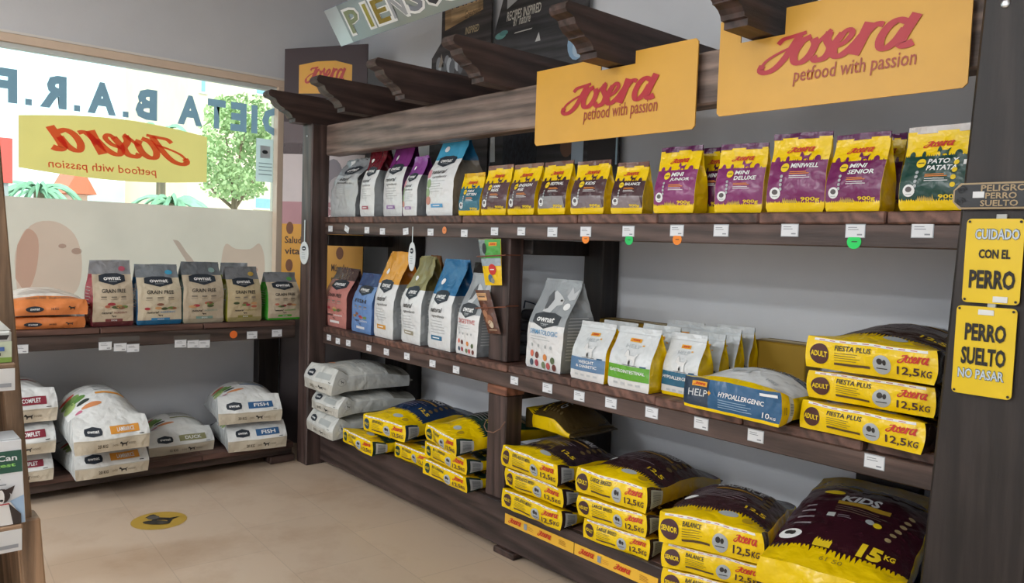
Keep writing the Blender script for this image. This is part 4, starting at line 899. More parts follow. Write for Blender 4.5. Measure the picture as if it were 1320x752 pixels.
# big dark sack at the right
def kids():
    dm = film('#36151f')
    def zone(fc, u, v):
        if fc == 'top': return YEL if v < .17 else (dm if v < .78 else film('#8f7410'))
        if fc == 'front': return film('#3b2420') if v < .25 else YEL
        return YEL if fc in ('right', 'left') else dm
    def prints(f):
        w, l = face_size(f, 'top'); t = P(f, 'top')
        t.fringe(0, w, l*.5, l*.165, -.04, dm, 1, 5, 30)
        t.text('KIDS', w*.36, l*.58, w*.30, l*.075, pap('#c3c6c8'), 4, .03, .1); t.rect(w*.34, l*.545, w*.42, l*.035, pap('#b08a24'), 3); t.lines(w*.34, l*.52, w*.5, 3, l*.02, pap('#7a6a5a'), 3, l*.005)
        t.text('15', w*.63, l*.16, w*.17, l*.1, YL, 5, .05, .1); t.text('KG', w*.81, l*.205, w*.08, l*.04, YL, 5, .03, .1)
        t.ell(w*.12, l*.24, w*.085, l*.045, WT, 4, 20); t.ell(w*.11, l*.25, w*.035, l*.018, INK, 5, 10); t.ell(w*.14, l*.245, w*.02, l*.02, INK, 5, 10)
        for y, s in ((.34, .12), (.40, .12), (.46, .1), (.52, .08)): t.rect(w*.1, l*y, w*s, l*.014, pap('#9a9298'), 3)
        t.rect(w*.3, l*.42, w*.06, l*.035, pap('#c8ccc8'), 4); t.lines(w*.38, l*.44, w*.14, 2, l*.015, pap('#8a8088'), 3, l*.005)
        t.ell(w*.64, l*.44, w*.035, l*.02, SIL, 4); t.ell(w*.7, l*.43, w*.035, l*.02, YL, 4)
        t.ell(w*.26, l*.68, w*.09, l*.03, YL, 4); t.dog(w*.3, l*.74, w*.5, l*.15, dm, 3); t.ell(w*.75, l*.82, w*.2, l*.05, dm, 3)
        for k in range(6): t.ell(w*(.8+.02*k), l*(.35+.05*k), w*.025, l*.014, pap('#a8956a'), 4, 10)
        t.text('61 50', w*.42, l*.07, w*.16, l*.03, pap('#a58c18'), 3); t.fringe(w*.32, w*.45, l*.16, l*.21, .02, YL, 3, 8, 6)
        return {'top': t}
    prints.seam = film('#8f7410'); return zone, prints
z_, p_ = kids()
lie('pet_food_sack', 'large dark kids sack beside the thick right post, its print facing up', 'pet food sack', None, (2.125, -.195), (2.53, -.11), ZB+.165, .11, .68, 141, z_, p_, bulge=.18, back=.4, tilt=.17, crump=.008)
z_, p_ = ba(142); lie('pet_food_sack', 'yellow-fronted sack lying underneath the large dark kids sack', 'pet food sack', None, (2.12, -.13), (2.50, -.05), ZB+.001, .135, .6, 142, z_, p_, bulge=.1, back=.4)
box_t = empty('carton', (2.28, .6, ZB)); tag(box_t, 'dark carton at the back behind the large dark kids sack', 'carton')
box('carton_body', mat('#241d1c', .6), box_t, 2.06, 2.30, .60, .655, ZB+.001, ZB+.40, bev=.004); box('flap', mat('#2c2422', .6), box_t, 2.063, 2.297, .602, .63, ZB+.4001, ZB+.404, bev=.001)
# yellow and green sacks in the left bay
gr = lambda s: josack(DG, '#1f4034', 'BIO CANIDAE', '12,5', 'ADULT', seed=s, toptext='WILD', topfrac=.34 if s == 155 else .22)
lk = dict(bulge=.0, back=.5, crump=.003, **Lb)
stack([('small-looking yellow sack in front of the white sacks, dark green side', (-.83, -.06), (-.43, -.10), ZB+.001, .085, .55, 151, dict(bulge=.25, back=.5, **Lb)),
       ('yellow sack lying under the navy-topped sack, left of the green pile', (-.365, .02), (-.025, .02), ZB+.001, .085, .55, 152, lk),
       ('bottom sack of green-sided pile against the middle post', (.005, -.04), (.415, -.06), ZB+.001, .08, .55, 153, lk),
       ('middle sack of green-sided pile against the middle post', (.0, -.03), (.41, -.06), ZB+.092, .082, .55, 154, lk)], gr, 'yellow sacks in the left bay')
z_, p_ = gr(155); lie('pet_food_sack', 'top green sack tilted over the pile by the middle post', 'pet food sack', 'yellow sacks in the left bay', (.03, -.035), (.39, -.115), ZB+.190, .085, .60, 155, z_, p_, bulge=.6, back=.4, label_right=True, tilt=.05)
nv = lambda s: josack('#1f3557', '#27435a', 'SENSI ADULT', '12,5', 'ADULT', seed=s, toptext='SENSI', topfrac=.3)
z_, p_ = nv(156); lie('pet_food_sack', 'navy-topped yellow sack resting across two others in the left bay', 'pet food sack', 'yellow sacks in the left bay', (-.605, -.05), (-.215, -.02), ZB+.118, .095, .58, 156, z_, p_, bulge=.6, back=.5, label_right=True, tilt=.04)
z_, p_ = josack('#4f3f22', '#1f4034', 'BIO CANIDAE', '12,5', 'ADULT', seed=157, toptext='WILD', topfrac=.3); lie('pet_food_sack', 'brown and yellow sack lying at the back behind the middle post', 'pet food sack', None, (.565, .51), (.565, .19), ZB+.336, .10, .31, 157, z_, p_, bulge=.4, back=.6)
# ---- white sacks of the natural line
def ownsack(title, band, kg='20 KG', topc='#6b5a45', veg_=True, base='#dfe2e1', strip='#c9c0ad', seed=1, plain=False):
    bm_, st, tm, nv_ = film(base), film(strip), film(topc), NAV
    def zone(fc, u, v):
        if fc == 'front': return st if v < .40 else bm_
        if fc == 'top': return bm_ if v < .72 else tm
        return film('#c6cbcb') if fc in ('left', 'right') else tm
    def prints(f):
        w, h = face_size(f, 'front'); p = P(f, 'front')
        p.text(kg, w*.3, h*.14, w*.13, h*.12, pap('#5a5244'), 3, .012); p.text('DOG', w*.49, h*.16, w*.07, h*.07, pap('#7a6f5e'), 3, 0); p.dog(w*.58, h*.11, w*.12, h*.18, INK, 3); p.text('FOOD', w*.71, h*.16, w*.1, h*.07, pap('#7a6f5e'), 3, 0)
        p.rect(0, h*.395, w, h*.012, pap('#a8a496'), 2)
        cx, cy, bw, bh = w*.25, h*.66, w*.24, h*.3
        p.poly([(cx-bw/2, cy), (cx-bw*.45, cy+bh*.3), (cx, cy+bh*.5), (cx+bw*.45, cy+bh*.3), (cx+bw/2, cy), (cx+bw*.45, cy-bh*.3), (cx, cy-bh*.45), (cx-bw*.45, cy-bh*.3)], nv_, 3); p.text('ownat', cx-bw*.32, cy-bh*.1, bw*.64, bh*.26, WT, 5, .02)
        p.rect(w*.47, h*.55, w*.40, h*.22, pap(band), 3); 
        if title: p.text(title, w*.56, h*.6, w*.24, h*.12, WT, 5, .012)
        p.rect(w*.86, h*.46, w*.06, h*.022, INK, 3)
        tw, tl = face_size(f, 'top'); t = P(f, 'top')
        if veg_:
            r = random.Random(seed)
            for c, x, y, a, b in (('#7ea05a', .12, .42, .12, .05), ('#5f8a44', .2, .36, .1, .04), ('#a6bf78', .08, .33, .08, .05), ('#2f3a34', .24, .28, .09, .025), ('#d08a5a', .32, .2, .14, .03), ('#c2708a', .14, .17, .05, .03), ('#c9503c', .1, .5, .1, .03)): t.ell(tw*x, tl*y, tw*a, tl*b, pap(c), 2, 12)
        t.lines(tw*.42, tl*.62, tw*.36, 8, tl*.03, pap('#7d8080'), 2, tl*.008, seed); t.rect(tw*.42, tl*.33, tw*.4, tl*.03, pap(band), 3)
        t.rect(0, tl*.71, tw, tl*.02, pap('#8d8a80'), 3)
        s = P(f, 'right'); sl, sh = face_size(f, 'right'); s.ell(sl*.11, sh*.55, sh*.2, sh*.2, pap('#aab0b0'), 2); s.ell(sl*.11, sh*.55, sh*.17, sh*.17, film('#c6cbcb'), 3); s.dog(sl*.085, sh*.48, sl*.05, sh*.16, pap('#6a6e70'), 4)
        s.rect(sl*.42, 0, sl*.005, sh, pap('#aeb2b0'), 2)
        return {'front': p, 'top': t, 'right': s}
    prints.seam = tm; return zone, prints
OW = 'white sacks stacked in the left bay'
for lab, A, B, z, h, s_ in (('bottom white sack of the three-high pile in the left bay', (-1.24, -.10), (-.865, -.12), ZB+.002, .135, 161), ('middle white sack of the three-high pile in the left bay', (-1.20, -.09), (-.83, -.10), ZB+.150, .125, 162), ('top white sack of the three-high pile in the left bay', (-1.235, -.13), (-.845, -.14), ZB+.288, .155, 163)):
    z_, p_ = ownsack('', '#b4bab9', topc='#8d8d86', veg_=(s_ == 163), base='#d6d9d5', strip='#c9c7bd', seed=s_); lie('pet_food_sack', lab, 'pet food sack', OW, A, B, z, h, .56, s_, z_, p_, slope=.10, bulge=.02 if s_ < 163 else .12, back=.22, crump=.004)
QW = 'white sacks on the lower window shelf'
def q(lab, A, B, z, h, l, s_, title, band, kg='20 KG', topc='#6b5a45', **k):
    z_, p_ = ownsack(title, band, kg, topc, seed=s_); lie('pet_food_sack', lab, 'pet food sack', QW, A, B, z, h, l, s_, z_, p_, slope=.16, **k)
kk = dict(bulge=.0, back=.5, crump=.004)
q('bottom sack of the red-banded pile at the left end', (-1.36, -1.90), (-1.35, -1.545), ZQ+.001, .145, .56, 171, 'COMPLET', '#86283a', **kk)
q('middle sack of the red-banded pile at the left end', (-1.33, -1.905), (-1.32, -1.54), ZQ+.158, .16, .56, 172, 'COMPLET', '#86283a', **kk)
q('top sack of the red-banded pile at the left end', (-1.35, -1.90), (-1.34, -1.53), ZQ+.33, .17, .56, 173, 'COMPLET', '#86283a', topc='#3a3634', bulge=.2)
q('lower of the two orange-banded lamb sacks', (-1.235, -1.455), (-1.245, -1.085), ZQ+.001, .155, .66, 174, 'LAMB&RICE', '#e09a3c', **kk)
q('upper of the two orange-banded lamb sacks, vegetables printed on top', (-1.13, -1.485), (-1.13, -1.115), ZQ+.170, .17, .72, 175, 'LAMB&RICE', '#e09a3c', bulge=.55, tilt=.07)
q('single low sack with khaki band between lamb and fish sacks', (-1.50, -1.0), (-1.49, -.62), ZQ+.001, .14, .44, 176, 'DUCK', '#8f9068', '12 KG', topc='#57504c', bulge=.35, tilt=.03)
q('lower of the two blue-banded fish sacks', (-1.35, -.575), (-1.30, -.215), ZQ+.001, .165, .56, 177, 'FISH', '#2d5d8e', topc='#2a3346', **kk)
q('upper of the two blue-banded fish sacks', (-1.37, -.63), (-1.30, -.255), ZQ+.180, .165, .56, 178, 'FISH', '#2d5d8e', topc='#2a3346', bulge=.3)
# orange sacks on the window shelf
def orange():
    og, wt = film('#d9834a'), film('#e3ddd6')
    def zone(fc, u, v): return og if fc in ('front', 'left', 'right', 'bottom') else (wt if v > .12 else og)
    def prints(f):
        w, h = face_size(f, 'front'); p = P(f, 'front'); p.ell(w*.36, h*.4, w*.11, h*.2, NAV, 3); p.text('ownat', w*.3, h*.33, w*.12, h*.14, WT, 5, .01); p.text('14 KG', w*.55, h*.32, w*.09, h*.17, INK, 3, .012); p.dog(w*.75, h*.28, w*.1, h*.28, INK, 3)
        tw, tl = face_size(f, 'top'); t = P(f, 'top'); t.text('GRAIN FREE', tw*.25, tl*.03, tw*.25, tl*.05, pap('#7d5a40'), 3); t.text('SALMON&SEAFOOD', tw*.53, tl*.03, tw*.36, tl*.05, pap('#7d5a40'), 3); t.lines(tw*.2, tl*.3, tw*.6, 4, tl*.04, pap('#b8b0a8'), 2, tl*.01)
        return {'front': p, 'top': t}
    prints.seam = wt; return zone, prints
z_, p_ = orange(); lie('pet_food_sack', 'lower flat orange sack at left end of the window shelf', 'pet food sack', 'orange sacks on the window shelf', (-1.45, -1.76), (-1.43, -1.375), ZL+.001, .062, .5, 181, z_, p_, bulge=.1, back=.5)
z_, p_ = orange(); lie('pet_food_sack', 'upper orange sack with crinkled white top on the window shelf', 'pet food sack', 'orange sacks on the window shelf', (-1.42, -1.76), (-1.40, -1.365), ZL+.078, .080, .5, 182, z_, p_, bulge=.75, back=.5, slope=.05, crump=.009)
# blue lying diet sack
def hyp():
    bl, nv_, wt = film('#2a5a82'), film('#27394d'), film('#dfe2e3')
    def zone(fc, u, v):
        if fc == 'front': return YEL if v < .10 or v > .97 else (nv_ if u < .30 else bl)
        if fc == 'top': return YEL if v < .10 else (wt if v < .55 else nv_)
        return YEL
    def prints(f):
        w, h = face_size(f, 'front'); p = P(f, 'front'); p.rect(w*.1, h*.74, w*.16, h*.16, OPR, 3); p.josera(w*.115, h*.77, w*.13, h*.1, RED, 4); p.text('HELP', w*.07, h*.42, w*.2, h*.22, pap('#c9ced2'), 3, 0); p.rect(w*.275, h*.55, w*.035, h*.05, OPR, 3); p.rect(w*.287, h*.5, w*.011, h*.15, OPR, 3)
        p.text('HYPOALLERGENIC', w*.4, h*.52, w*.44, h*.15, WT, 4, .01, .15); p.lines(w*.4, h*.42, w*.4, 4, h*.07, pap('#8fb0c8'), 3, h*.02); p.text('10', w*.83, h*.18, w*.07, h*.17, WT, 4); p.text('KG', w*.91, h*.19, w*.05, h*.08, WT, 4); p.rect(w*.8, h*.83, w*.17, h*.08, WT, 3)
        tw, tl = face_size(f, 'top'); t = P(f, 'top'); t.text('HYPOALLERGENIC', tw*.15, tl*.62, tw*.75, tl*.1, WT, 3, .01); t.text('10kg', tw*.72, tl*.2, tw*.12, tl*.06, pap('#b0b8bc'), 3); t.dog(tw*.25, tl*.25, tw*.3, tl*.2, pap('#c4cacc'), 3)
        s = P(f, 'right'); sl, sh = face_size(f, 'right'); s.rect(sl*.12, 0, sl*.07, sh, pap('#c8cccc'), 2); s.text('10', sl*.03, sh*.35, sl*.05, sh*.25, pap('#8a7410'), 3)
        for k in range(8): s.rect(sl*.13, sh*(.3+.06*k), sl*.05, sh*.03, pap('#5a6a74'), 3)
        return {'front': p, 'top': t, 'right': s}
    prints.seam = nv_; return zone, prints
z_, p_ = hyp(); lie('pet_food_sack', 'blue and white sack lying on the middle shelf beside the yellow sack pile', 'diet pet food sack', None, (1.695, -.045), (2.10, -.075), ZM+.001, .115, .35, 191, z_, p_, bulge=.35, back=.5)
# dark bundle behind the middle post
t = empty('dark_bundle', (.46, .36, ZM)); tag(t, 'dark folded bundle with a cable behind the middle post on the shelf', 'bundle')
for k in range(4): box('fold', mat('#26262b', .5), t, .36+.01*k, .56-.008*k, .28, .45, ZM+.002+.062*k, ZM+.058+.062*k, bev=.02, seg=3)
bm = bmesh.new(); add_tube(bm, [(.40, .30, ZM+.25), (.44, .27, ZM+.29), (.50, .28, ZM+.28), (.54, .32, ZM+.25)], .004, 6); link('cable', bm, mat('#1f2a44', .5), t)
# ---- packs tied to the middle post
def pack(name, label, q0, q1, q2, q3, zn, dr):
    P4 = [at(1, y, *q) for q, y in zip((q0, q1, q2, q3), (.020, .020, .014, .014))]   # bl br tr tl
    def S(u, v): return (P4[0]*(1-u)+P4[1]*u)*(1-v)+(P4[3]*(1-u)+P4[2]*u)*v
    o = empty(name, (P4[0]+P4[1])/2); bm = bmesh.new(); mats = [zn]; n = 8; g = {}
    def bulge(u, v): return .02*math.sin(math.pi*u)**.6*math.sin(math.pi*v)**.6
    for sd in (-1, 1):
        for i in range(n+1):
            for j in range(n+1):
                u, v = i/n, j/n; p = S(u, v)+Vector((0, -.012+sd*bulge(u, v)*.55, 0))
                g[sd, i, j] = g[1, i, j] if False else bm.verts.new(p)
    for sd in (-1, 1):
        for i in range(n):
            for j in range(n):
                qd = [g[sd, i, j], g[sd, i+1, j], g[sd, i+1, j+1], g[sd, i, j+1]]; bm.faces.new(qd if sd < 0 else qd[::-1])
    bmesh.ops.remove_doubles(bm, verts=bm.verts, dist=1e-5)
    w = (P4[1]-P4[0]).length; h = (P4[3]-P4[0]).length; p = Print(w, h); dr(p, w, h)
    p.bake(bm, mats, lambda u, v, k: S(u, v)+Vector((0, -.012-bulge(u, v)*.55-k, 0)), 8, 8); link('pack_body', bm, mats, o, smooth=50); return o
def pk1(p, w, h):
    p.rect(0, h*.58, w, h*.42, film('#4a9a3c'), 1); p.rect(0, h*.6, w*.3, h*.4, film('#7d8a8a'), 2); p.ell(w*.28, h*.8, w*.1, h*.12, pap('#23282a'), 3); p.rect(w*.5, h*.85, w*.35, h*.08, OPR, 3); p.josera(w*.54, h*.865, w*.27, h*.05, RED, 4)
    p.rect(0, h*.42, w, h*.16, film('#9aa8b0'), 2); p.ell(w*.6, h*.34, w*.19, h*.12, pap('#c9302a'), 3); p.rect(w*.5, h*.33, w*.2, h*.02, WT, 4); p.ell(w*.45, h*.15, w*.13, h*.09, pap('#4a6a8a'), 3); p.ell(w*.55, h*.1, w*.1, h*.06, pap('#8a8a80'), 4)
o = pack('treat_pack', 'green and yellow treat pack tied to the front of middle post', (628, 368), (649.5, 368), (648, 308), (619, 309), film('#e8c01c'), pk1); tag(o, o.get('label') or 'green and yellow treat pack tied to the front of middle post', 'treat pack')
def pk2(p, w, h):
    p.rect(w*.05, h*.76, w*.7, h*.17, mat('#c79a6a', .5, 'woodX'), 2); p.rect(w*.15, h*.83, w*.5, h*.03, pap('#5a4030'), 3)
    for x, y, c in ((.35, .45, '#a8785a'), (.6, .35, '#8a5a40'), (.5, .6, '#7a4a38'), (.55, .22, '#c9b8a0'), (.4, .3, '#9a6a4c')): p.ell(w*x, h*y, w*.18, h*.09, pap(c), 2)
    p.rect(w*.25, h*.08, w*.6, h*.02, pap('#b89a80'), 3)
o = pack('treat_pack', 'brown slab-shaped treat pack strapped to the middle post below the green one', (632, 430), (648, 431), (633, 374), (615, 374), film('#5d3a2c'), pk2); tag(o, 'brown slab-shaped treat pack strapped to the middle post below the green one', 'treat pack')
for nm, zc, lab in (('rubber_band', 329, 'brown rubber band around middle post holding the green treat pack'), ('rubber_band', 396, 'brown rubber band around middle post holding the brown treat pack')):
    a, b = at(1, -.012, 617, zc+2), at(1, -.012, 652, zc); bm = bmesh.new(); xr_ = .579
    add_tube(bm, [(.431, .10, a.z), (.372, .035, a.z), (.385, -.014, a.z), (b.x, -.012, b.z), (xr_, .02, b.z), (xr_, .10, b.z)], .003, 6); tag(link(nm, bm, mat('#7d4a34', .6)), lab, 'rubber band')
# ---- oval tags
def oval(label, top, c, rx, rz, y, strap):
    o = empty('hang_tag', (c[0], y, c[1])); tag(o, label, 'tag'); bm = bmesh.new()
    pts = [(c[0]+rx*math.cos(k*math.pi/12), c[1]+rz*math.sin(k*math.pi/12)) for k in range(24)]; add_prism(bm, pts, lambda p: Vector((p[0], y, p[1])), lambda p: Vector((p[0], y+.004, p[1])))
    mats = [pap('#d3dadc')]; p = Print(rx*2, rz*2); w, h = rx*2, rz*2; p.ell(w*.5, h*.7, w*.24, h*.1, NAV, 2); p.rect(w*.36, h*.68, w*.28, h*.03, WT, 3); p.lines(w*.25, h*.5, w*.5, 4, h*.08, pap('#9aa4aa'), 2, h*.02)
    p.bake(bm, mats, lambda u, v, k: Vector((c[0]-rx+2*rx*u, y-k, c[1]-rz+2*rz*v)), clip=False); link('tag_card', bm, mats, o)
    bm = bmesh.new(); add_box(bm, c[0]-strap/2, c[0]+strap/2, y+.001, y+.003, c[1]+rz-.005, top, bev=0); link('strap', bm, mat('#cfd8da', .4), o)
oval('oval white hang tag fixed on the front of left post', 1.62, (-1.315, 1.405), .062, .075, -.108, .012)
oval('slim oval tag dangling on a cord from the top shelf edge', 1.585, (-.185, 1.42), .034, .080, -.022, .006)
# ================================================================== price tags
TAGC, HOLD = pap('#dfe2e6'), mat('#aab0b6', .25)
def tag_proto():
    o = empty('price_tag', (0, 0, 0)); bm = bmesh.new(); add_box(bm, -.026, .026, -.0012, .0, -.017, .017, bev=0); mats = [TAGC]
    p = Print(.052, .034); p.lines(.006, .026, .036, 2, .006, pap('#7a7f86'), 1, .0018); p.rect(.032, .005, .014, .004, pap('#8a8f96'), 1)
    p.bake(bm, mats, lambda u, v, k: Vector((-.026+.052*u, -.0012-k*.4, -.017+.034*v))); link('tag_card', bm, mats, o, world=False)
    bm = bmesh.new(); add_box(bm, -.028, .028, .0, .0008, -.019, .020, bev=0); link('holder', bm, HOLD, o, world=False); return o
proto = tag_proto(); first = True
ORD = ('first second third fourth fifth sixth seventh eighth ninth tenth eleventh twelfth thirteenth fourteenth fifteenth sixteenth seventeenth eighteenth').split()
def put_tag(loc, rz, tilt, sx, label, group):
    global first
    o = proto if first else copy_tree(proto); first = False
    o.location = loc; o.rotation_euler = (0, tilt, rz); o.scale = (sx, 1, sx); tag(o, label, 'price tag', group)
T1 = [(426, 295, 0), (447, 295.5, .35), (473, 297, 0), (493, 298.5, 0), (523, 298.5, -.1), (555, 299.5, 0), (598.5, 301, 0), (637.5, 298.5, 0), (672, 298.5, 0), (712, 299.5, 0), (755, 299, 0), (810, 298.5, 0), (872.5, 297.5, 0), (929.5, 297.5, 0), (1018, 297, 0), (1102.5, 298, 0), (1189, 297.5, 0)]
for k, (a, b, tl) in enumerate(T1):
    p0 = at(1, .0025, a, b); put_tag(p0, 0, tl, 1.0 if a < 700 else 1.15, '%s white price tag from the left on the top shelf edge' % ORD[k], 'price tags on the top shelf edge')
T2 = [(424, 435.5), (435.5, 440), (449, 442.5), (475.5, 449), (498, 454), (524.5, 459.5), (557.5, 469), (588, 477), (663, 491), (705.6, 500.6), (746.6, 511), (787.5, 520), (840, 532.5), (903.8, 546.5), (974, 562.5), (1127, 596)]
for k, (a, b) in enumerate(T2):
    p0 = at(1, .0025, a, b); put_tag(p0, 0, 0, 1.0 if a < 700 else 1.15, '%s price tag from the left on the middle shelf edge' % ORD[k], 'price tags on the middle shelf edge')
T3 = [(27, 450.6), (135.7, 446.4), (155, 448), (171.5, 449), (232.8, 443.4), (249, 443.8), (263.4, 443.8), (325, 432.3), (357, 429.8)]
for k, (a, b) in enumerate(T3):
    p0 = at(0, -1.4035, a, b); put_tag(p0, math.pi/2, 0, 1.25, '%s price tag from the left along the window shelf edge' % ORD[k], 'price tags on the window shelf edge')
def strip_holder(a0, a1, b0, b1, label):
    q0, q1 = at(0, -1.4036, a0, b1), at(0, -1.4036, a1, b0); o = box('clear_strip', mat('#5a5654', .25), None, -1.4044, -1.4038, q0.y, q1.y, q0.z, q1.z, bev=0); tag(o, label, 'label holder')
strip_holder(127, 180, 433, 442.5, 'dull plastic label strip above the three left hanging tags'); strip_holder(224, 271, 431, 440, 'dull plastic label strip above the three middle hanging tags')
def dot(px, py, c, label, ax=1, v=.0028, r=.021):
    p0 = at(ax, v, px, py); bm = bmesh.new(); pts = [(r*math.cos(k*math.pi/10), r*math.sin(k*math.pi/10)) for k in range(20)]
    add_prism(bm, pts, (lambda p: Vector((p0.x+p[0], v-.0012, p0.z+p[1]))) if ax == 1 else (lambda p: Vector((v+.0012, p0.y+p[0], p0.z+p[1]))), (lambda p: Vector((p0.x+p[0], v, p0.z+p[1]))) if ax == 1 else (lambda p: Vector((v, p0.y+p[0], p0.z+p[1]))))
    mats = [pap(c)]; p = Print(2*r, 2*r); p.rect(r*.6, r*.95, r*.8, r*.14, INK, 1, r*.1)
    if ax == 1: p.bake(bm, mats, lambda u, w, k: Vector((p0.x-r+2*r*u, v-.0012-k*.4, p0.z-r+2*r*w)))
    tag(link('round_sticker', bm, mats), label, 'sticker', 'round price dots on shelf edges')
dot(573, 297, '#e08a50', 'torn orange dot on the top shelf edge below the blue-topped bag', r=.019); dot(755, 308, '#f08a28', 'orange dot under a price tag below the brown bags'); dot(811, 309.5, '#22c765', 'green dot under a price tag below the last brown bag')
dot(873, 309, '#f08a28', 'orange dot under a price tag below the leftmost purple bag'); dot(1101, 312, '#22d765', 'green dot under a price tag below the rightmost purple bag', r=.023); dot(301, 431.5, '#e8722c', 'orange dot on the window shelf edge', 0, -1.404, .024)
# yellow edge strips on the kick board
for px0, px1, lab in ((651, 739.5, 'upper-left yellow brand strip along the kick board'), (740.5, 848, 'lower-right yellow brand strip along the kick board')):
    x0, x1 = wx(px0, -.003, .18), wx(px1, -.003, .18); w = x1-x0; p = Print(w, .05)
    p.josera(w*.06, .013, w*.2, .028, RED, 3); p.josera(w*.5, .013, w*.2, .028, RED, 3); p.lines(w*.36, .03, w*.1, 3, .007, pap('#c98a2a'), 2, .002); p.rect(w*.3, .012, w*.045, .028, pap('#8f9aa4'), 3); p.lines(w*.8, .034, w*.12, 4, .006, pap('#c08a2a'), 2, .003)
    board('edge_strip', [(0, 0), (w, 0), (w, .05), (0, .05)], Vector((x0, -.0035, .156)), EX, EZ, .002, mat('#f0bb3c', .4), p, lab, 'shelf strip')
# ================================================================== pine display stand in the left foreground
PN, PNd = mat('#9c7e62', .5, 'woodZ'), mat('#96785c', .5, 'woodY')
ps = empty('pine_stand', (1.4, -2.4, 0)); tag(ps, 'pine wood display stand cut off at the left picture edge', 'display stand')
LEAN = .07
ZU, ZD = wz(468, 1.705, wy(18, 1.705, 1.2)), wz(676, 1.705, wy(28, 1.705, .9))
def shear(bm):
    for v in bm.verts: v.co.y -= (v.co.z-.85)*LEAN
def pbox(name, m, *a, **k):
    bm = bmesh.new(); add_box(bm, *a, **k); shear(bm); return link(name, bm, m, ps)
pbox('end_panel', PN, 1.25, 1.60, -2.167, -2.137, 0, 1.95, bev=.003)
pbox('end_panel', PN, 1.25, 1.60, -2.80, -2.77, 0, 1.95, bev=.003)
pbox('back_panel', PNd, 1.24, 1.25, -2.80, -2.137, 0, 1.95, bev=.002)
for z in (.16, .50, ZD, ZU): pbox('shelf_board', PNd, 1.25, 1.605, -2.77, -2.167, z-.02, z, bev=.003)
for z, px in ((ZU, 21), (ZD, 30)):
    box('front_ledge', PNd, ps, 1.617, 1.705, -2.80, wy(px, 1.705, z), z-.02, z, bev=.003)
pbox('foot', PN, 1.55, 1.615, -2.165, -2.125, 0, wz(668, 1.615, -2.13), bev=.003)
for z, lab, xl in ((ZU-.014, 'large price label on upper board of the pine stand', 1.706), (ZD-.012, 'large price label on lower board of the pine stand', 1.706)):
    y1 = wy(19 if z > 1 else 28, xl, z); bm = bmesh.new(); add_box(bm, xl, xl+.002, y1-.09, y1, z-.038, z+.004, bev=0); mats = [pap('#dcdcda')]; pr = Print(.09, .042)
    pr.rect(.05, .007, .034, .007, pap('#9a9ca0'), 2); pr.lines(.012, .032, .05, 2, .007, pap('#a0a2a6'), 2, .002)
    pr.bake(bm, mats, lambda u, v, k: Vector((xl+.002+k*.5, y1-.09+.09*u, z-.038+.042*v))); tag(link('shelf_label', bm, mats), lab, 'price label')
# carton-shaped jug on the upper board
t = empty('product_carton', (1.66, -2.25, ZU+.001)); tag(t, 'white and green gable-topped carton on the upper board of pine stand', 'carton')
z0 = ZU+.001; yc = wy(15, 1.70, z0+.05)-.037; hc = wz(426, 1.70, yc+.037)-z0
bm = bmesh.new(); add_box(bm, 1.63, 1.70, yc-.037, yc+.037, z0, z0+hc, bev=.004); mats = [film('#d9dcd6')]
pr = Print(.074, hc); pr.rect(0, 0, .074, hc*.16, film('#86a84a'), 1); pr.rect(0, hc*.16, .074, hc*.5, film('#c9d3b8'), 1); pr.rect(.02, hc*.72, .046, hc*.14, INK, 3, .004); pr.rect(.018, hc*.36, .044, hc*.13, pap('#4a6aa8'), 3); pr.rect(.03, hc*.22, .026, hc*.09, INK, 3)
pr.bake(bm, mats, lambda u, v, k: Vector((1.70+k, yc-.037+.074*u, z0+hc*v)), clip=False); link('carton_body', bm, mats, t)
bm = bmesh.new(); add_prism(bm, [(-.036, hc), (.036, hc), (.016, hc+.022), (-.016, hc+.022)], lambda p: Vector((1.632, yc+p[0], z0+p[1])), lambda p: Vector((1.698, yc+p[0], z0+p[1]))); link('gable', bm, film('#d9dcd6'), t)
bm = bmesh.new(); add_tube(bm, [(1.665, yc, z0+hc+.0205), (1.665, yc, z0+hc+.038)], .013, 16); link('cap', bm, mat('#e3e5e6', .35), t)
# white box with a sitting dog
t = empty('product_box', (1.66, -2.235, ZD+.001)); tag(t, 'white and dark green boxed product with sitting dog picture', 'box')
z0 = ZD+.001; yb1 = wy(33, 1.70, z0+.07); w = .15; h = wz(566, 1.70, yb1)-z0
def sh(p): return Vector((p.x, p.y-(p.z-z0)*LEAN*.6, p.z))
bm = bmesh.new(); add_box(bm, 1.622, 1.70, yb1-w, yb1, z0, z0+h, bev=.001)
for v in bm.verts: v.co = sh(v.co)
mats = [pap('#e4e6e8')]; pr = Print(w, h); gm = pap('#2f5a4a')
pr.rect(0, h*.62, w, h*.26, gm, 1); pr.text('VentiCan', w*.42, h*.765, w*.52, h*.07, WT, 3, .012); pr.text('Fungest', w*.5, h*.68, w*.42, h*.06, pap('#8fd06a'), 3, .02); pr.lines(w*.4, h*.55, w*.5, 3, h*.07, pap('#8a8f94'), 2, h*.014)
pr.poly([(w*.3, 0), (w, 0), (w, h*.34), (w*.6, h*.2), (w*.3, h*.12)], pap('#a9c4e0'), 1)
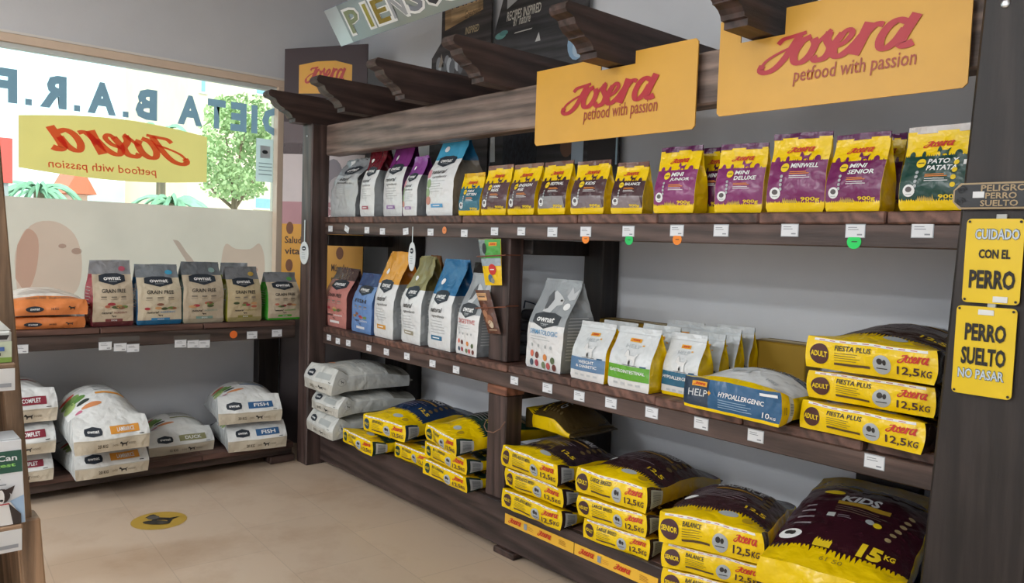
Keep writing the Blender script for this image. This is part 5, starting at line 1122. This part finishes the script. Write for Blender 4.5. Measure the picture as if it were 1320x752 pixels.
pr.poly([(w*.66, 0), (w*.62, h*.14), (w*.68, h*.28), (w*.84, h*.28), (w*.94, h*.12), (w*.95, 0)], pap('#e8e6e2'), 3); pr.poly([(w*.82, h*.27), (w*.95, h*.12), (w*.95, 0), (w*.86, 0)], pap('#3a302c'), 4)
pr.ell(w*.75, h*.36, w*.095, h*.085, pap('#3a2a24'), 4); pr.ell(w*.745, h*.35, w*.035, h*.085, pap('#ece8e4'), 5); pr.poly([(w*.64, h*.38), (w*.60, h*.47), (w*.72, h*.43)], pap('#3a2a24'), 5); pr.poly([(w*.79, h*.43), (w*.9, h*.47), (w*.86, h*.37)], pap('#3a2a24'), 5); pr.ell(w*.745, h*.31, w*.02, h*.014, INK, 6); pr.rect(w*.68, h*.255, w*.15, h*.014, pap('#b03a3a'), 6)
pr.bake(bm, mats, lambda u, v, k: sh(Vector((1.70+k, yb1-w+w*u, z0+h*v)))); link('box_body', bm, mats, t)
bm = bmesh.new(); add_box(bm, 1.624, 1.698, yb1-w+.002, yb1-.002, z0+h+.0005, z0+h+.003, bev=.0005)
for v in bm.verts: v.co = sh(v.co)
link('lid_flap', bm, pap('#c9ced2'), t)
# rounded tub on the lowest visible board
t = empty('tub', (1.52, -2.24, .50)); tag(t, 'pale rounded tub at the lower left picture corner', 'tub')
bm = bmesh.new(); n = 20; yc = -2.258
prof = [(0, .501), (.062, .501), (.066, .52), (.066, .665), (.060, .68)]
def lathe(bm, prof, cx, cy):
    rings = [[bm.verts.new((cx+r_*math.cos(2*math.pi*k/n), cy+r_*math.sin(2*math.pi*k/n), z)) for k in range(n)] for r_, z in prof if r_ > 0]
    for A_, B_ in zip(rings, rings[1:]):
        for k in range(n): bm.faces.new((A_[k], A_[(k+1) % n], B_[(k+1) % n], B_[k]))
    bm.faces.new(rings[0][::-1]); bm.faces.new(rings[-1])
lathe(bm, prof, 1.52, yc+.02); link('tub_body', bm, film('#cfd8e0'), t, smooth=40)
bm = bmesh.new(); lathe(bm, [(.069, .681), (.069, .70), (.06, .707)], 1.52, yc+.02); link('lid', bm, mat('#e2e6ea', .4), t, smooth=40)
